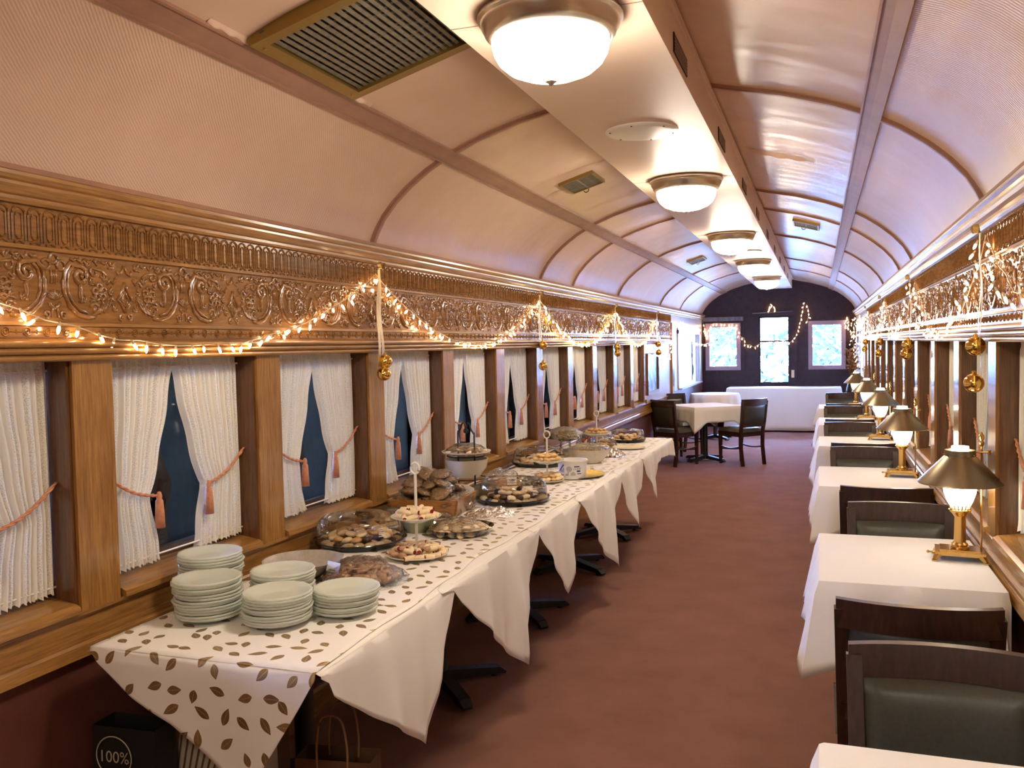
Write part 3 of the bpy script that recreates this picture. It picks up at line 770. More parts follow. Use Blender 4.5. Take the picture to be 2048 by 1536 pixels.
t_ = thing('speaker_cover', 'white oval speaker cover between the first two dome lights', 'speaker', (-.723, 3.837, DZ))
part('cover', MB().lathe([(0,-.010),(.12,-.010),(.150,-.008),(.158,-.002),(.158,0)], 48), M['white_metal'], t_, True)
scm = MB().lathe([(0,-.0115),(.004,-.011),(.004,-.008)], 8).mesh('screw', M['dark'])
for k in range(6):
    a = TAU*k/6+.4; link('screw', scm, t_, (.138*cos(a), .138*sin(a), 0))
t_ = thing('speaker_cover', 'pale oval speaker cover beyond the third dome light', 'speaker', (-.70, 9.35, DZ))
part('cover', MB().lathe([(0,-.010),(.12,-.010),(.150,-.008),(.158,-.002),(.158,0)], 32), M['white_metal'], t_, True)

def ceiling_vent(xa, xb, ya, yb, label, nsl, slat_along, big=False):
    """a grille lying on the arch between two x positions"""
    da, db = xa-XC, xb-XC; za, zb = archz(da), archz(db)
    c = Vector(((xa+xb)/2, (ya+yb)/2, (za+zb)/2)); ux = Vector((xb-xa, 0, zb-za)); wx = ux.length; ux.normalize()
    uy = Vector((0,1,0)); un = ux.cross(uy); un = -un if un.z > 0 else un       # points down into the car
    t_ = thing('ceiling_vent', label, 'vent', c+un*.012)
    R = Matrix((ux, uy, un)).transposed().to_4x4(); t_.rotation_euler = R.to_euler()
    hy = (yb-ya)/2; hx = wx/2; fw = .045 if big else .014
    fm = M['vent_brass']
    mb = MB(); th = .014 if big else .008
    mb.box((-hx,-hy,-.03),(-hx+fw,hy,th)).box((hx-fw,-hy,-.03),(hx,hy,th)).box((-hx+fw,-hy,-.03),(hx-fw,-hy+fw,th)).box((-hx+fw,hy-fw,-.03),(hx-fw,hy,th))
    part('frame', mb, fm, t_)
    part('backing', MB().box((-hx+fw,-hy+fw,-.03),(hx-fw,hy-fw,-.012)), M['dark'], t_)
    sl = None
    for k in range(nsl):
        u = (k+.5)/nsl
        if slat_along == 'y':
            if sl is None: sl = MB().bar((0,-hy+fw,0),(0,hy-fw,0),(wx-2*fw)/nsl*.55,.004).mesh('slat', M['vent_slat'])
            link('slat', sl, t_, (lerp(-hx+fw, hx-fw, u), 0, 0))
        else:
            if sl is None: sl = MB().bar((-hx+fw,0,0),(hx-fw,0,0),(2*(hy-fw))/nsl*.5,.004).mesh('slat', M['vent_slat'])
            link('slat', sl, t_, (0, lerp(-hy+fw, hy-fw, u), 0))
    if big:
        mb = MB()
        for k in range(5):                                                        # diagonal lattice behind the bars
            mb.bar((-hx+fw, lerp(-hy, hy*.4, k/4), -.008), (hx-fw, lerp(-hy*.4, hy, k/4), -.008), .012, .003); mb.bar((-hx+fw, lerp(-hy*.4, hy, k/4), -.009), (hx-fw, lerp(-hy, hy*.4, k/4), -.009), .012, .003)
        part('lattice', mb, noisy('lint_grey', (0.07, 0.065, 0.05), (0.12, 0.11, 0.09), 30, .9), t_)
        for sx_, sy_ in ((-1,-1),(-1,1),(1,1)):
            part('screw', MB().lathe([(0,.018),(.006,.017),(.007,.013)], 10, (sx_*(hx-.022), sy_*(hy-.05), 0)), M['brass'], t_, True)
    else:
        part('pull_ring', MB().tube([(-hx*.2+.018*cos(TAU*k/12), -hy-.02, .012+.018*sin(TAU*k/12)-.01) for k in range(12)], .003, 5, closed=True), M['iron'], t_, True)
        mb = MB().bar((0,-hy,.002),(0,hy,.002),.012,.005); part('lever', mb, M['vent_slat'], t_)
ceiling_vent(-1.612, -1.00, 2.27, 2.90, 'large brass framed vent grille beside the first dome light', 22, 'y', True)
ceiling_vent(-1.497, -1.28, 5.20, 5.52, 'small bronze louvre vent on the left ceiling near the speaker cover', 10, 'x')
ceiling_vent(-1.505, -1.31, 10.75, 11.15, 'small bronze louvre vent far along the left ceiling', 8, 'x')
ceiling_vent(-.21, .01, 8.02, 8.38, 'small bronze louvre vent on the right side of the ceiling', 9, 'x')

# ================================================================ CURTAINS
def curtain_mesh(wd, side_sign, seed, tie_frac=.62, bot_frac=.74):
    """local: y along the window from the outer edge (0) towards the middle (wd*side_sign), z up from the sill, x folds into the room"""
    r_ = random.Random(seed); H0, H1 = .0, .675; zt = .225
    nu, nv = 72, 34; ph = r_.uniform(0, 6)
    pts = []; uvs = []
    mb = MB()
    for i in range(nu+1):
        u = i/nu
        for j in range(nv+1):
            v = j/nv; z = lerp(H0, H1+.028, v)
            if z > zt: q = (z-zt)/(H1-zt); wf = lerp(tie_frac, 1.0, min(1, max(0, q))**.8)
            else: q = (zt-z)/zt; wf = lerp(tie_frac, bot_frac, q**.9)
            amp = .0115*(1 if z < H1 else .5); fr = 13
            fold = amp*sin(u*TAU*fr+ph+.6*sin(u*9+ph))+.004*sin(u*TAU*4.3+ph*2)
            if z < .03: fold += .006*sin(u*TAU*26+ph)*(1-z/.03); 
            if z > H1-.005: fold += .004*sin(u*TAU*31+ph)
            zz = z+(.005*sin(u*TAU*24+ph) if j == 0 else 0)
            y = u*wd*wf+.004*sin(z*30+ph)*u
            mb.v.append((fold, side_sign*y, zz)); uvs.append((u*wd*1.6, z))
    for i in range(nu):
        for j in range(nv):
            a = i*(nv+1)+j; mb.f.append((a, a+nv+1, a+nv+2, a+1)); mb.mi.append(0)
    # gathered heading and hem shirring
    return mb.mesh('drape', M['lace'], True, uv=lambda i, p: uvs[i])
TASSEL = MB().lathe([(0,.02),(.006,.018),(.009,.008),(.010,0),(.008,-.006),(.0125,-.012),(.0150,-.05),(.0165,-.105),(.0,-.105)], 10).mesh('tassel', M['rope'], True)
def tie_mesh(wd, s_, sg):
    mb = MB(); a = Vector((.020*sg, s_*-.004, .335)); b = Vector((.026*sg, s_*wd*.63, .228)); n = 34
    for ph in (0, PI):
        pts = []
        for i in range(n+1):
            q = i/n; p = a.lerp(b, q); p.z -= .022*sin(q*PI); k = q*26+ph
            pts.append(p+Vector((sg*.0028*cos(k), 0, .0028*sin(k))))
        mb.tube(pts, .0040, 5)
    return mb.mesh('tie_cord', M['rope'], True)
cur_cache = {}; nc = {'left': 0, 'right': 0}
ct_var = {}
for side, i, a, b, cx, sg in curtain_spots:
    wd = (b-a)/2-.004
    for which, s_, y0 in (('near', 1, a+.004), ('far', -1, b-.004)):
        key = (round(wd, 2), s_, i % 3, side)
        if key not in cur_cache:
            cur_cache[key] = (curtain_mesh(wd, s_, 31*(i % 3)+s_+7), tie_mesh(wd, s_, sg))
        t_ = thing('lace_curtain', 'ivory lace curtain on the %s half of the %s window along the %s wall' % (which, ORD[i], side), 'curtain', (cx, y0, .885), 0, 'lace curtains of the %s windows' % side)
        link('drape', cur_cache[key][0], t_)
        tc = link('tie_cord', cur_cache[key][1], t_)
        link('tassel', TASSEL, tc, (.032*sg, s_*(wd*.63+.004), .222))

# ================================================================ BUFFET TABLES
TZ = .75
def table_base(parent, z=TZ, arm=.30, rot=PI/4):
    mb = MB()
    for k in range(4):
        a = rot+k*PI/2; d = Vector((cos(a), sin(a), 0))
        mb.bar(d*.02+Vector((0,0,.055)), d*arm+Vector((0,0,.030)), .062, .052, w2=.055, h2=.030)
        mb.bar(d*(arm-.001)+Vector((0,0,.030)), d*(arm+.035)+Vector((0,0,.012)), .055, .030, w2=.045, h2=.012)
        mb.lathe([(.015,0),(.015,.02)], 8, tuple(d*(arm-.02)))
    part('base', mb, M['base_metal'], parent)
    part('column', MB().lathe([(.055,.05),(.040,.075),(.034,.10),(.034,z-.06),(.09,z-.045),(.09,z-.035)], 16), M['base_metal'], parent, True)
BX0, BX1 = -1.985, -1.235
BYC = [2.60, 3.75, 4.90, 6.05, 7.20]
names = ['under the glass plates at the near end','behind the bags, second from the near end','in the middle of the row','fourth from the near end','at the far end of the row']
for k, yc in enumerate(BYC):
    t_ = thing('buffet_table', 'cloth covered pedestal table of the buffet row, '+names[k], 'table', (-1.70, yc, 0), 0, 'tables of the buffet row')
    part('tabletop', MB().box((BX0-(-1.70)+.005, -.57, TZ-.035), (BX1-(-1.70)-.012, .57, TZ-.003)), M['chair_wood'], t_)
    table_base(t_, rot=PI/4+(0 if k != 3 else .25))
# white undercloths: each hangs a pointed corner over the aisle side
DR = [
 ([(1.955,.745),(1.99,.722),(2.012,.678),(2.534,.321),(2.646,.495),(2.836,.725),(2.86,.75)], 'white linen cloth hanging a broad point over the aisle under the plates'),
 ([(2.74,.757),(2.83,.74),(2.897,.679),(3.453,.261),(3.642,.491),(3.831,.735),(3.86,.757)], 'white linen cloth with the longest pointed corner, second along the aisle'),
 ([(3.76,.757),(3.841,.728),(4.041,.544),(4.241,.342),(4.399,.571),(4.611,.739),(4.64,.757)], 'white linen cloth with a narrow point below the second dome tray'),
 ([(4.56,.757),(4.66,.70),(4.885,.508),(5.225,.242),(5.352,.486),(5.611,.704),(5.66,.757)], 'white linen cloth with a deep point below the white tub'),
 ([(5.57,.757),(5.66,.68),(5.916,.333),(6.308,.612),(6.40,.757)], 'white linen cloth with a slim point below the foil and wide bowl'),
 ([(6.35,.757),(6.45,.66),(6.728,.393),(6.923,.643),(7.2,.655),(7.50,.640),(7.775,.60)], 'white linen cloth with the last short point at the far end'),
]
for k, (pr, lab) in enumerate(DR):
    ya, yb = pr[0][0], pr[-1][0]; z0 = .7572+.0004*k; r_ = random.Random(k)
    ph = r_.uniform(0, 6); nu, nv = 44, 12
    xe = BX1+.004+.0035*(k % 2)
    tip = min(p[1] for p in pr); ytip = [p[0] for p in pr if p[1] == tip][0]
    US = []
    for (a, _), (b, _) in zip(pr, pr[1:]):
        m_ = max(1, round((b-a)/.03)); US += [lerp(a, b, j/m_) for j in range(m_)]
    US.append(yb); nu = len(US)-1
    def fn(u, v, pr=pr, ya=ya, yb=yb, z0=z0, ph=ph, xe=xe, ytip=ytip):
        y = US[round(u*(len(US)-1))]; zb = min(z0-.002, interp(pr, y))
        if v < .25:                                                               # lies on the table top
            q = v/.25; inner = xe-.010-.085*sin(PI*u)**.6
            xx = lerp(inner, xe-.008, q); return (xx, y, z0+.0002)
        q = (v-.25)/.75; z = lerp(z0-.004, zb, q); dpt = z0-z
        wv = sin((y-ytip)*16+ph)*.016+.010*sin((y-ytip)*37+ph*2)
        xx = xe+.006*min(1, q*6)+dpt*.05+wv*min(1, dpt*3)+.02*math.exp(-((y-ytip)/.10)**2)*min(1, dpt*4)
        return (xx, y, z)
    o = part('table_linen', MB().grid(nu, 16, fn), M['linen'], None, True, 1.2)
    sd = o.modifiers.new('thickness', 'SOLIDIFY'); sd.thickness = .0003; sd.offset = 1
    tag(o, lab, 'tablecloth', 'white cloths under the buffet')
o = part('table_linen', MB().grid(4, 60, lambda u, v: (lerp(BX0+.02, BX1+.002, u), lerp(1.962, 7.77, v), .7555)), M['linen'], None, True)
tag(o, 'long white undercloth running below the leaf print along the whole buffet', 'tablecloth', 'white cloths under the buffet')
# leaf print cloth: top, rounded edge and pointed end flap
YN = 1.955
mb = MB(); uvs = []
nx, ny = 30, 150
def top_x1(y): return -1.275+.012*sin(y*5.3)+.008*sin(y*13)
for i in range(nx+1):
    for j in range(ny+1):
        y = lerp(YN, 7.76, j/ny); x_ = lerp(BX0, top_x1(y), i/nx)
        if y < 2.9: x_ = lerp(BX0, lerp(BX1-.005, top_x1(y), max(0, (y-YN)/.95)), i/nx)
        z = .7605+.0012*noise.noise((x_*9, y*9, 0))
        if j == 0: z -= .002
        mb.v.append((x_, y, z)); uvs.append((x_, y))
for i in range(nx):
    for j in range(ny):
        a = i*(ny+1)+j; mb.f.append((a, a+ny+1, a+ny+2, a+1)); mb.mi.append(0)
o0 = len(mb.v); XT, ZTIP = -1.457, .400
fx = [(BX0+.01, .740), (-1.95, .715), (-1.83, .635), (-1.70, .575), (-1.58, .49), (XT, ZTIP), (-1.36, .545), (-1.29, .655), (-1.255, .715), (BX1-.002, .745)]
nr = 16
for i in range(61):
    x_ = lerp(BX0, BX1-.005, i/60); zb = interp(fx, x_)
    for j in range(nr+1):
        q = j/nr; z = lerp(.7585, zb, q); dpt = .7585-z
        y = YN-.010*min(1, dpt*30)-.03*dpt-.012*sin((x_-XT)*13)*min(1, dpt*4)+ (.05*dpt*max(0, (-1.75-x_)*4))
        mb.v.append((x_, y, z)); uvs.append((x_, YN-dpt))
for i in range(60):
    for j in range(nr):
        a = o0+i*(nr+1)+j; mb.f.append((a, a+nr+1, a+nr+2, a+1)); mb.mi.append(0)
o = link('leaf_tablecloth', mb.mesh('leaf_tablecloth', M['leaf_cloth'], True, uv=lambda i, p: uvs[i]))
sd = o.modifiers.new('thickness', 'SOLIDIFY'); sd.thickness = .0012; sd.offset = 1
tag(o, 'white cotton tablecloth printed with gold brown leaves, pointed flap at the near end', 'tablecloth')
CT = .7625                                                                        # height of the cloth surface

# ================================================================ GLASS PLATES
pm = MB().lathe([(0,.004),(.040,.0035),(.055,.002),(.058,0),(.062,.001),(.080,.008),(.098,.0155),(.1035,.0175),(.1048,.0205),(.1045,.0235),(.1025,.0250),(.096,.0225),(.078,.0130),(.062,.0062),(.045,.0058),(0,.0062)], 48,
              fn=lambda a, r, z: 1+(.012*cos(a*16) if r > .09 else 0)).mesh('glass_plate', M['plate_glass'], True)
ST = [('back left', -1.945, 2.43, 17), ('front left', -1.815, 2.268, 13), ('back middle', -1.690, 2.475, 11), ('front middle', -1.575, 2.275, 10), ('right', -1.427, 2.43, 8)]
pr_ = random.Random(5)
for nm, x_, y_, n in ST:
    for k in range(n):
        o = link('glass_plate', pm, None, (x_+pr_.uniform(-.004,.004)+.0016*k*(1 if nm != 'front left' else -1)*.5, y_+pr_.uniform(-.004,.004), CT+k*.0090), pr_.uniform(0, 6))
        tag(o, 'frosted pressed glass plate, %s, in the %s stack' % (ORD[k]+' from the bottom' if k < n-1 else 'topmost', nm), 'plate', 'stacked glass dessert plates')
# ================================================================ FOOD
fr_ = random.Random(21)
def nfn(sd, amp, fq): return lambda d: 1+amp*noise.noise(d*fq+Vector((sd, sd*2, 0)))
def roll_mesh():
    mb = MB(); n = 8
    prof = [(-.030,.0105,1),(-.0295,.0108,0),(-.018,.0125,0),(0,.0135,0),(.018,.0125,0),(.0295,.0108,0),(.030,.0105,1)]
    o = 0
    for x_, r, m in prof:
        for k in range(n): mb.v.append((x_, r*cos(TAU*k/n), r*sin(TAU*k/n)))
    for i in range(len(prof)-1):
        for k in range(n): mb.f.append((i*n+k, i*n+(k+1) % n, (i+1)*n+(k+1) % n, (i+1)*n+k)); mb.mi.append(0)
    mb.f.append(tuple(range(n))); mb.mi.append(1); mb.f.append(tuple((len(prof)-1)*n+k for k in range(n))); mb.mi.append(1)
    return mb.mesh('pastry_roll', [M['dough'], M['jam']], True, angle=.9)
CK = {
 'roll': roll_mesh(),
 'round': MB().sphere((0,0,.009), .024, 12, 7, (1,1,.5), fn=nfn(1,.10,3)).mesh('round_cookie', M['dough'], True),
 'tan': MB().sphere((0,0,.009), .023, 12, 7, (1,1,.5), fn=nfn(4,.14,4)).mesh('tan_cookie', M['tan_cookie'], True),
 'choc': MB().sphere((0,0,.010), .021, 12, 7, (1,1,.6), fn=nfn(2,.25,5)).mesh('chocolate_cookie', M['choc'], True),
 'ring': MB().tube([(.016*cos(TAU*k/14), .016*sin(TAU*k/14), .009) for k in range(14)], .0085, 8, closed=True).mesh('ring_cookie', M['dough'], True),
 'gold': MB().sphere((0,0,.008), .023, 12, 7, (1.25,.8,.5), fn=nfn(7,.12,3)).mesh('golden_cookie', M['golden'], True),
 'ginger': MB().sphere((0,0,.016), .056, 28, 14, (1,1,.36), fn=nfn(3,.20,9)).mesh('ginger_cookie', M['ginger'], True),
 'bite': MB().sphere((0,0,.009), .020, 10, 6, (1.2,.8,.6), fn=nfn(9,.3,5)).mesh('toffee_bite', M['pretzel'], True),
 'knot': MB().tube([(.016*cos(TAU*k/12)*(1+.3*cos(2*TAU*k/12)), .016*sin(TAU*k/12), .008) for k in range(12)], .006, 6, closed=True).mesh('pretzel_knot', M['pretzel'], True),
 'stick': MB().bar((-.055,0,.005),(.055,0,.005),.010,.008).mesh('wafer_stick', M['straw']),
}
WRAPPER = MB().sphere((0,0,.016), .060, 26, 12, (1,1,.44), fn=lambda d: 1+.16*abs(noise.noise(d*7+Vector((5,1,0))))+.10*noise.noise(d*15)+(.22*max(0, abs(math.sin(2*math.atan2(d.y,d.x)))-.80)*5*(1-abs(d.z))**2)).mesh('wrapper', M['cellophane'])
CKN = {'roll':'pastry_roll','round':'round_cookie','tan':'tan_cookie','choc':'chocolate_cookie','ring':'ring_cookie','gold':'golden_cookie','ginger':'wrapped_cookie','bite':'toffee_bite','knot':'pretzel_knot','stick':'wafer_stick'}
CKL = {'roll':'pale rolled pastry with dark cherry filling','round':'round pale shortbread cookie','tan':'round tan brown cookie','choc':'rough dark chocolate cookie','ring':'pale ring shaped cookie','gold':'oval golden cookie','ginger':'brown oat cookie wrapped in cellophane','bite':'glossy brown toffee bite','knot':'brown pretzel knot','stick':'pale wafer stick'}
def cookie(kind, loc, where, rot=None, sc=1.0):
    o = link(CKN[kind], CK[kind], None, loc, rot=rot or (0, 0, fr_.uniform(0, TAU)), scale=sc)
    return tag(o, CKL[kind]+' '+where, 'pastry' if kind == 'roll' else 'cookie', CKN[kind].replace('_', ' ')+'s '+where)
def heap(cx, cy, z, R, kinds, where, layers=3, gap=.040, dz=.016, tilt=.35, sc=1.0, lie=True):
    for L in range(layers):
        rad = R*(1-L*.26)
        n_r = max(1, int(rad/gap))
        for ri in range(n_r+1):
            r = rad*ri/n_r if n_r else 0; m = max(1, int(TAU*r/gap)) if r > .01 else 1
            off = fr_.uniform(0, TAU)
            for k in range(m):
                a = off+TAU*k/m
                cookie(fr_.choice(kinds), (cx+r*cos(a)+fr_.uniform(-.004,.004), cy+r*sin(a)+fr_.uniform(-.004,.004), z+L*dz), where,
                       (fr_.uniform(-tilt,tilt), fr_.uniform(-tilt,tilt), fr_.uniform(0,TAU)), sc)
def wrap(name, label, cx, cy, z, rx, ry, h, seed, rough=.02, n=26, cat='wrap'):
    mb = MB()
    def fn(u, v):
        r = u; a = TAU*v; k = 1+.10*noise.noise((cos(a)*2+seed, sin(a)*2, 1))
        zz = h*(1-r**2.6); p = Vector((rx*r*k*cos(a), ry*r*k*sin(a), zz))
        nn = noise.noise((p.x*26+seed, p.y*26, p.z*26))+.5*noise.noise((p.x*60+seed, p.y*60, p.z*60))
        p.z = max(.001, p.z+rough*nn*(1-.5*r)); p.x += .5*rough*nn*r; p.y += .5*rough*nn*r
        return (cx+p.x, cy+p.y, z+p.z)
    o = part(name, mb.grid(14, n*2, fn), M['cellophane'], None, False)
    return tag(o, label, cat)

def dome_tray(cx, cy, R, H, label, where, kinds):
    t_ = thing('cookie_tray', label, 'tray', (cx, cy, CT))
    part('tray_base', MB().lathe([(0,.003),(R*.9,.003),(R*.93,0),(R*.98,.004),(R*1.04,.018),(R*1.06,.024),(R*1.05,.027),(R*.97,.020),(R*.90,.008),(0,.008)], 56), M['black_plastic'], t_, True)
    pr = [(R*1.03,.024),(R*.985,.026),(R*.97,.034),(R*.955,H*.55),(R*.92,H*.82),(R*.85,H*.94),(R*.74,H*.975),(R*.70,H*.95),(R*.45,H*.955),(R*.42,H),(R*.18,H*1.005),(R*.16,H*.97),(0,H*.97)]
    part('clear_dome', MB().lathe(pr, 96, fn=lambda a, r, z: 1+(.010*cos(a*40) if .03 < z < H*.9 else 0)), M['clear_plastic'], t_, True)
    lb = MB(); a0 = -.35
    for k in range(5): lb.box((R*.965, -.016+.0, H*.45+.008*k), (R*.968, .016-.004*(k % 2), H*.45+.003+.008*k))
    lb2 = part('label_print', lb, M['paper'], t_); lb2.rotation_euler = (0, 0, -.55)
    heap(cx, cy, CT+.010, R*.84, kinds, where, 3, .043, .018, .30, 1.05)
dome_tray(-1.875, 3.34, .190, .125, 'black cookie tray under a clear ribbed dome, behind the glass plates', 'in the domed tray behind the plates', ['round','choc','tan','ring','round','round'])
dome_tray(-1.565, 4.46, .190, .122, 'black cookie tray under a clear dome, beside the wooden crate', 'in the domed tray beside the crate', ['round','choc','tan','round'])
dome_tray(-1.86, 5.88, .190, .122, 'black cookie tray under a clear dome, behind the second tiered stand', 'in the domed tray behind the second stand', ['round','choc','ring','round'])
dome_tray(-1.555, 7.42, .150, .105, 'small black cookie tray under a clear dome at the far end of the buffet', 'in the domed tray at the far end', ['round','gold','choc'])
# low clear lid behind the first tray
t_ = thing('plastic_lid', 'low clear plastic lidded platter between the first dome tray and the crate', 'platter', (-1.90, 3.72, CT))
part('lid', MB().lathe([(.155,.002),(.160,.010),(.155,.05),(.135,.068),(.06,.072),(0,.072)], 48, cap=False), M['clear_plastic'], t_, True)
part('plate', MB().lathe([(0,.002),(.15,.002),(.165,.008),(.163,.011),(.14,.006),(0,.006)], 40), M['clear_bowl'], t_, True)
heap(-1.90, 3.72, CT+.008, .115, ['tan','gold'], 'under the low clear lid', 1)

def tier_stand(cx, cy, label, z_up, z_top, r_lo, r_up, upk, lok, wl_, wu_, open_ring=True, flare=.02):
    t_ = thing('tiered_stand', label, 'cake stand', (cx, cy, CT))
    part('pole', MB().lathe([(.006,.008),(.006,z_top-.030),(.004,z_top-.028)], 10), M['white_metal'], t_, True)
    part('ring_handle', MB().tube([(.019*cos(TAU*k/20), 0, z_top-.008+.022*sin(TAU*k/20)) for k in range(20)], .0042, 8, closed=True), M['white_metal'], t_, True)
    part('lower_plate', MB().lathe([(0,.001),(r_lo*.6,.001),(r_lo*.97,.014),(r_lo,.017),(r_lo*.99,.019),(r_lo*.6,.006),(0,.006)], 48), M['china'], t_, True)
    part('upper_plate', MB().lathe([(0,z_up),(r_up*.45,z_up),(r_up*.98,z_up+flare),(r_up,z_up+flare+.003),(r_up*.97,z_up+flare+.004),(r_up*.45,z_up+.004),(0,z_up+.004)], 40), M['plate_glass'], t_, True)
    heap(cx, cy, CT+.020, r_lo*.80, lok, wl_, 2, .034, .019, .25, .85)
    heap(cx, cy, CT+z_up+flare+.006, r_up*.66, upk, wu_, 2, .034, .017, .25, .85)
tier_stand(-1.525, 3.17, 'white two tier stand with ring handle, first from the near end', .145, .365, .126, .102, ['roll'], ['roll','roll','roll','bite'], 'on the lower tier of the first stand', 'on the upper tier of the first stand')
tier_stand(-1.575, 5.13, 'white two tier stand holding golden cookies beside the white tub', .115, .300, .105, .105, ['gold'], ['gold','round'], 'on the lower tier of the second stand', 'on the upper tier of the second stand')
tier_stand(-1.66, 6.75, 'white two tier stand piled with brown cookies, furthest from the plates', .115, .300, .100, .110, ['tan','gold'], ['gold'], 'on the lower tier of the third stand', 'on the upper tier of the third stand')
# bowls and platters near the first stand
def bowl(name, label, cx, cy, r, h, mat, cat='bowl', foot=.55, n=40):
    o = part(name, MB().lathe([(0,.004),(r*foot,0),(r*(foot+.05),.004),(r*.85,h*.55),(r*.97,h*.93),(r,h),(r*.97,h),(r*.82,h*.57),(r*foot,.010),(0,.010)], n), mat, None, True, loc=(cx, cy, CT))
    return tag(o, label, cat)
bowl('glass_bowl', 'pale green glass bowl behind the first tiered stand', -1.735, 3.62, .085, .075, M['green_bowl'])
bowl('stoneware_dish', 'wide grey stoneware dish half hidden behind the middle plate stacks', -1.815, 2.80, .148, .062, M['stoneware'], 'dish', .5)
t_ = thing('name_card', 'small white folded card leaning on the grey dish', 'card', (-1.655, 2.72, CT), -.35)
cbx = MB().add([(-.035,0,0),(.035,0,0),(.035,.022,.075),(-.035,.022,.075),(-.035,.044,0),(.035,.044,0)], [(0,1,2,3),(3,2,5,4)])
part('card', cbx, M['paper'], t_)
mb = MB()
for k in range(3): mb.add([(-.018,.0065+.0035*k-.001,.026+.010*k),(.016,.0065+.0035*k-.001,.026+.010*k),(.016,.0073+.0035*k-.001,.029+.010*k),(-.018,.0073+.0035*k-.001,.029+.010*k)], [(0,1,2,3)])
part('lettering', mb, M['ink'], t_)
# cling wrapped cashew coloured bites on a plate, right of the plates
o = part('glass_platter', MB().lathe([(0,.001),(.12,.001),(.150,.012),(.152,.015),(.12,.006),(0,.006)], 40), M['clear_bowl'], None, True, loc=(-1.57, 2.80, CT)); tag(o, 'round glass platter under the wrapped toffee bites', 'platter')
heap(-1.57, 2.80, CT+.008, .125, ['bite','knot','bite'], 'on the wrapped platter by the plates', 3, .030, .014, .8)
wrap('cling_wrap', 'crinkled cellophane over the platter of toffee bites', -1.57, 2.80, CT+.002, .172, .160, .075, 3, .020)
# divided glass platter with wrapped pale candies
o = part('glass_platter', MB().lathe([(0,.001),(.125,.001),(.152,.030),(.155,.034),(.151,.035),(.124,.006),(0,.006)], 48, fn=lambda a, r, z: 1+(.03*abs(sin(a*2.5)) if r > .13 else 0)), M['clear_bowl'], None, True, loc=(-1.535, 3.63, CT)); tag(o, 'scalloped divided glass platter between the first stand and second dome tray', 'platter')
heap(-1.535, 3.63, CT+.010, .118, ['round','gold','round'], 'on the divided glass platter', 2, .040, .016, .5)
wrap('cling_wrap', 'clear wrap drawn over the divided glass platter', -1.535, 3.63, CT+.012, .145, .140, .055, 8, .012)
wrap('crumpled_wrap', 'crumpled loose cellophane lying before the second dome tray', -1.55, 4.06, CT, .13, .10, .030, 15, .026)
# wooden crate of wrapped cookies
cr = thing('wooden_crate', 'honey coloured wooden crate heaped with wrapped oat cookies', 'crate', (-1.865, 4.08, CT), .10)
L, Wd, Hc = .185, .155, .085
def slab(p): return MB().add(p, [(0,1,2,3),(7,6,5,4),(0,4,5,1),(1,5,6,2),(2,6,7,3),(3,7,4,0)])
for sx_, nm in ((1,'front_board'),(-1,'back_board')):
    mb = MB().add([(sx_*(L-.02),-Wd,0),(sx_*(L-.02),Wd,0),(sx_*L,Wd+.012,Hc),(sx_*L,-Wd-.012,Hc),(sx_*(L-.032),-Wd,0),(sx_*(L-.032),Wd,0),(sx_*(L-.012),Wd+.012,Hc),(sx_*(L-.012),-Wd-.012,Hc)], [(0,1,2,3),(7,6,5,4),(0,4,5,1),(1,5,6,2),(2,6,7,3),(3,7,4,0)]); part(nm, mb, M['tan_wood'], cr)
for sy_, nm in ((1,'end_board'),(-1,'end_board')):
    mb = MB().add([(-L+.02,sy_*Wd,0),(L-.02,sy_*Wd,0),(L,sy_*(Wd+.012),Hc),(-L,sy_*(Wd+.012),Hc),(-L+.02,sy_*(Wd-.012),0),(L-.02,sy_*(Wd-.012),0),(L-.012,sy_*Wd,Hc),(-L+.012,sy_*Wd,Hc)], [(0,1,2,3),(7,6,5,4),(0,4,5,1),(1,5,6,2),(2,6,7,3),(3,7,4,0)]); part(nm, mb, M['tan_wood'], cr)
part('bottom', MB().box((-L+.03,-Wd+.01,0),(L-.03,Wd-.01,.008)), M['tan_wood'], cr)
part('paper_lining', MB().grid(10, 2, lambda u, v: (lerp(-L*.9, L*.95, u), Wd-.016+.012*v, Hc-.03+.055*v+.012*sin(u*17)*v)), M['paper'], cr)
for L_i, (n1, n2, z) in enumerate(((4,3,.020),(4,3,.058),(3,3,.098),(3,2,.138),(2,1,.172))):
    for i in range(n1):
        for j in range(n2):
            px = (i-(n1-1)/2)*.092*(1-.06*L_i)+fr_.uniform(-.01,.01); py = (j-(n2-1)/2)*.092*(1-.06*L_i)+fr_.uniform(-.01,.01)
            ck = cookie('ginger', (-1.865+px*.92, 4.08+py, CT+z), 'in the wooden crate', (fr_.uniform(-.5,.5), fr_.uniform(-.5,.5), fr_.uniform(0,TAU)), fr_.uniform(.9, 1.05))
            link('wrapper', WRAPPER, ck)
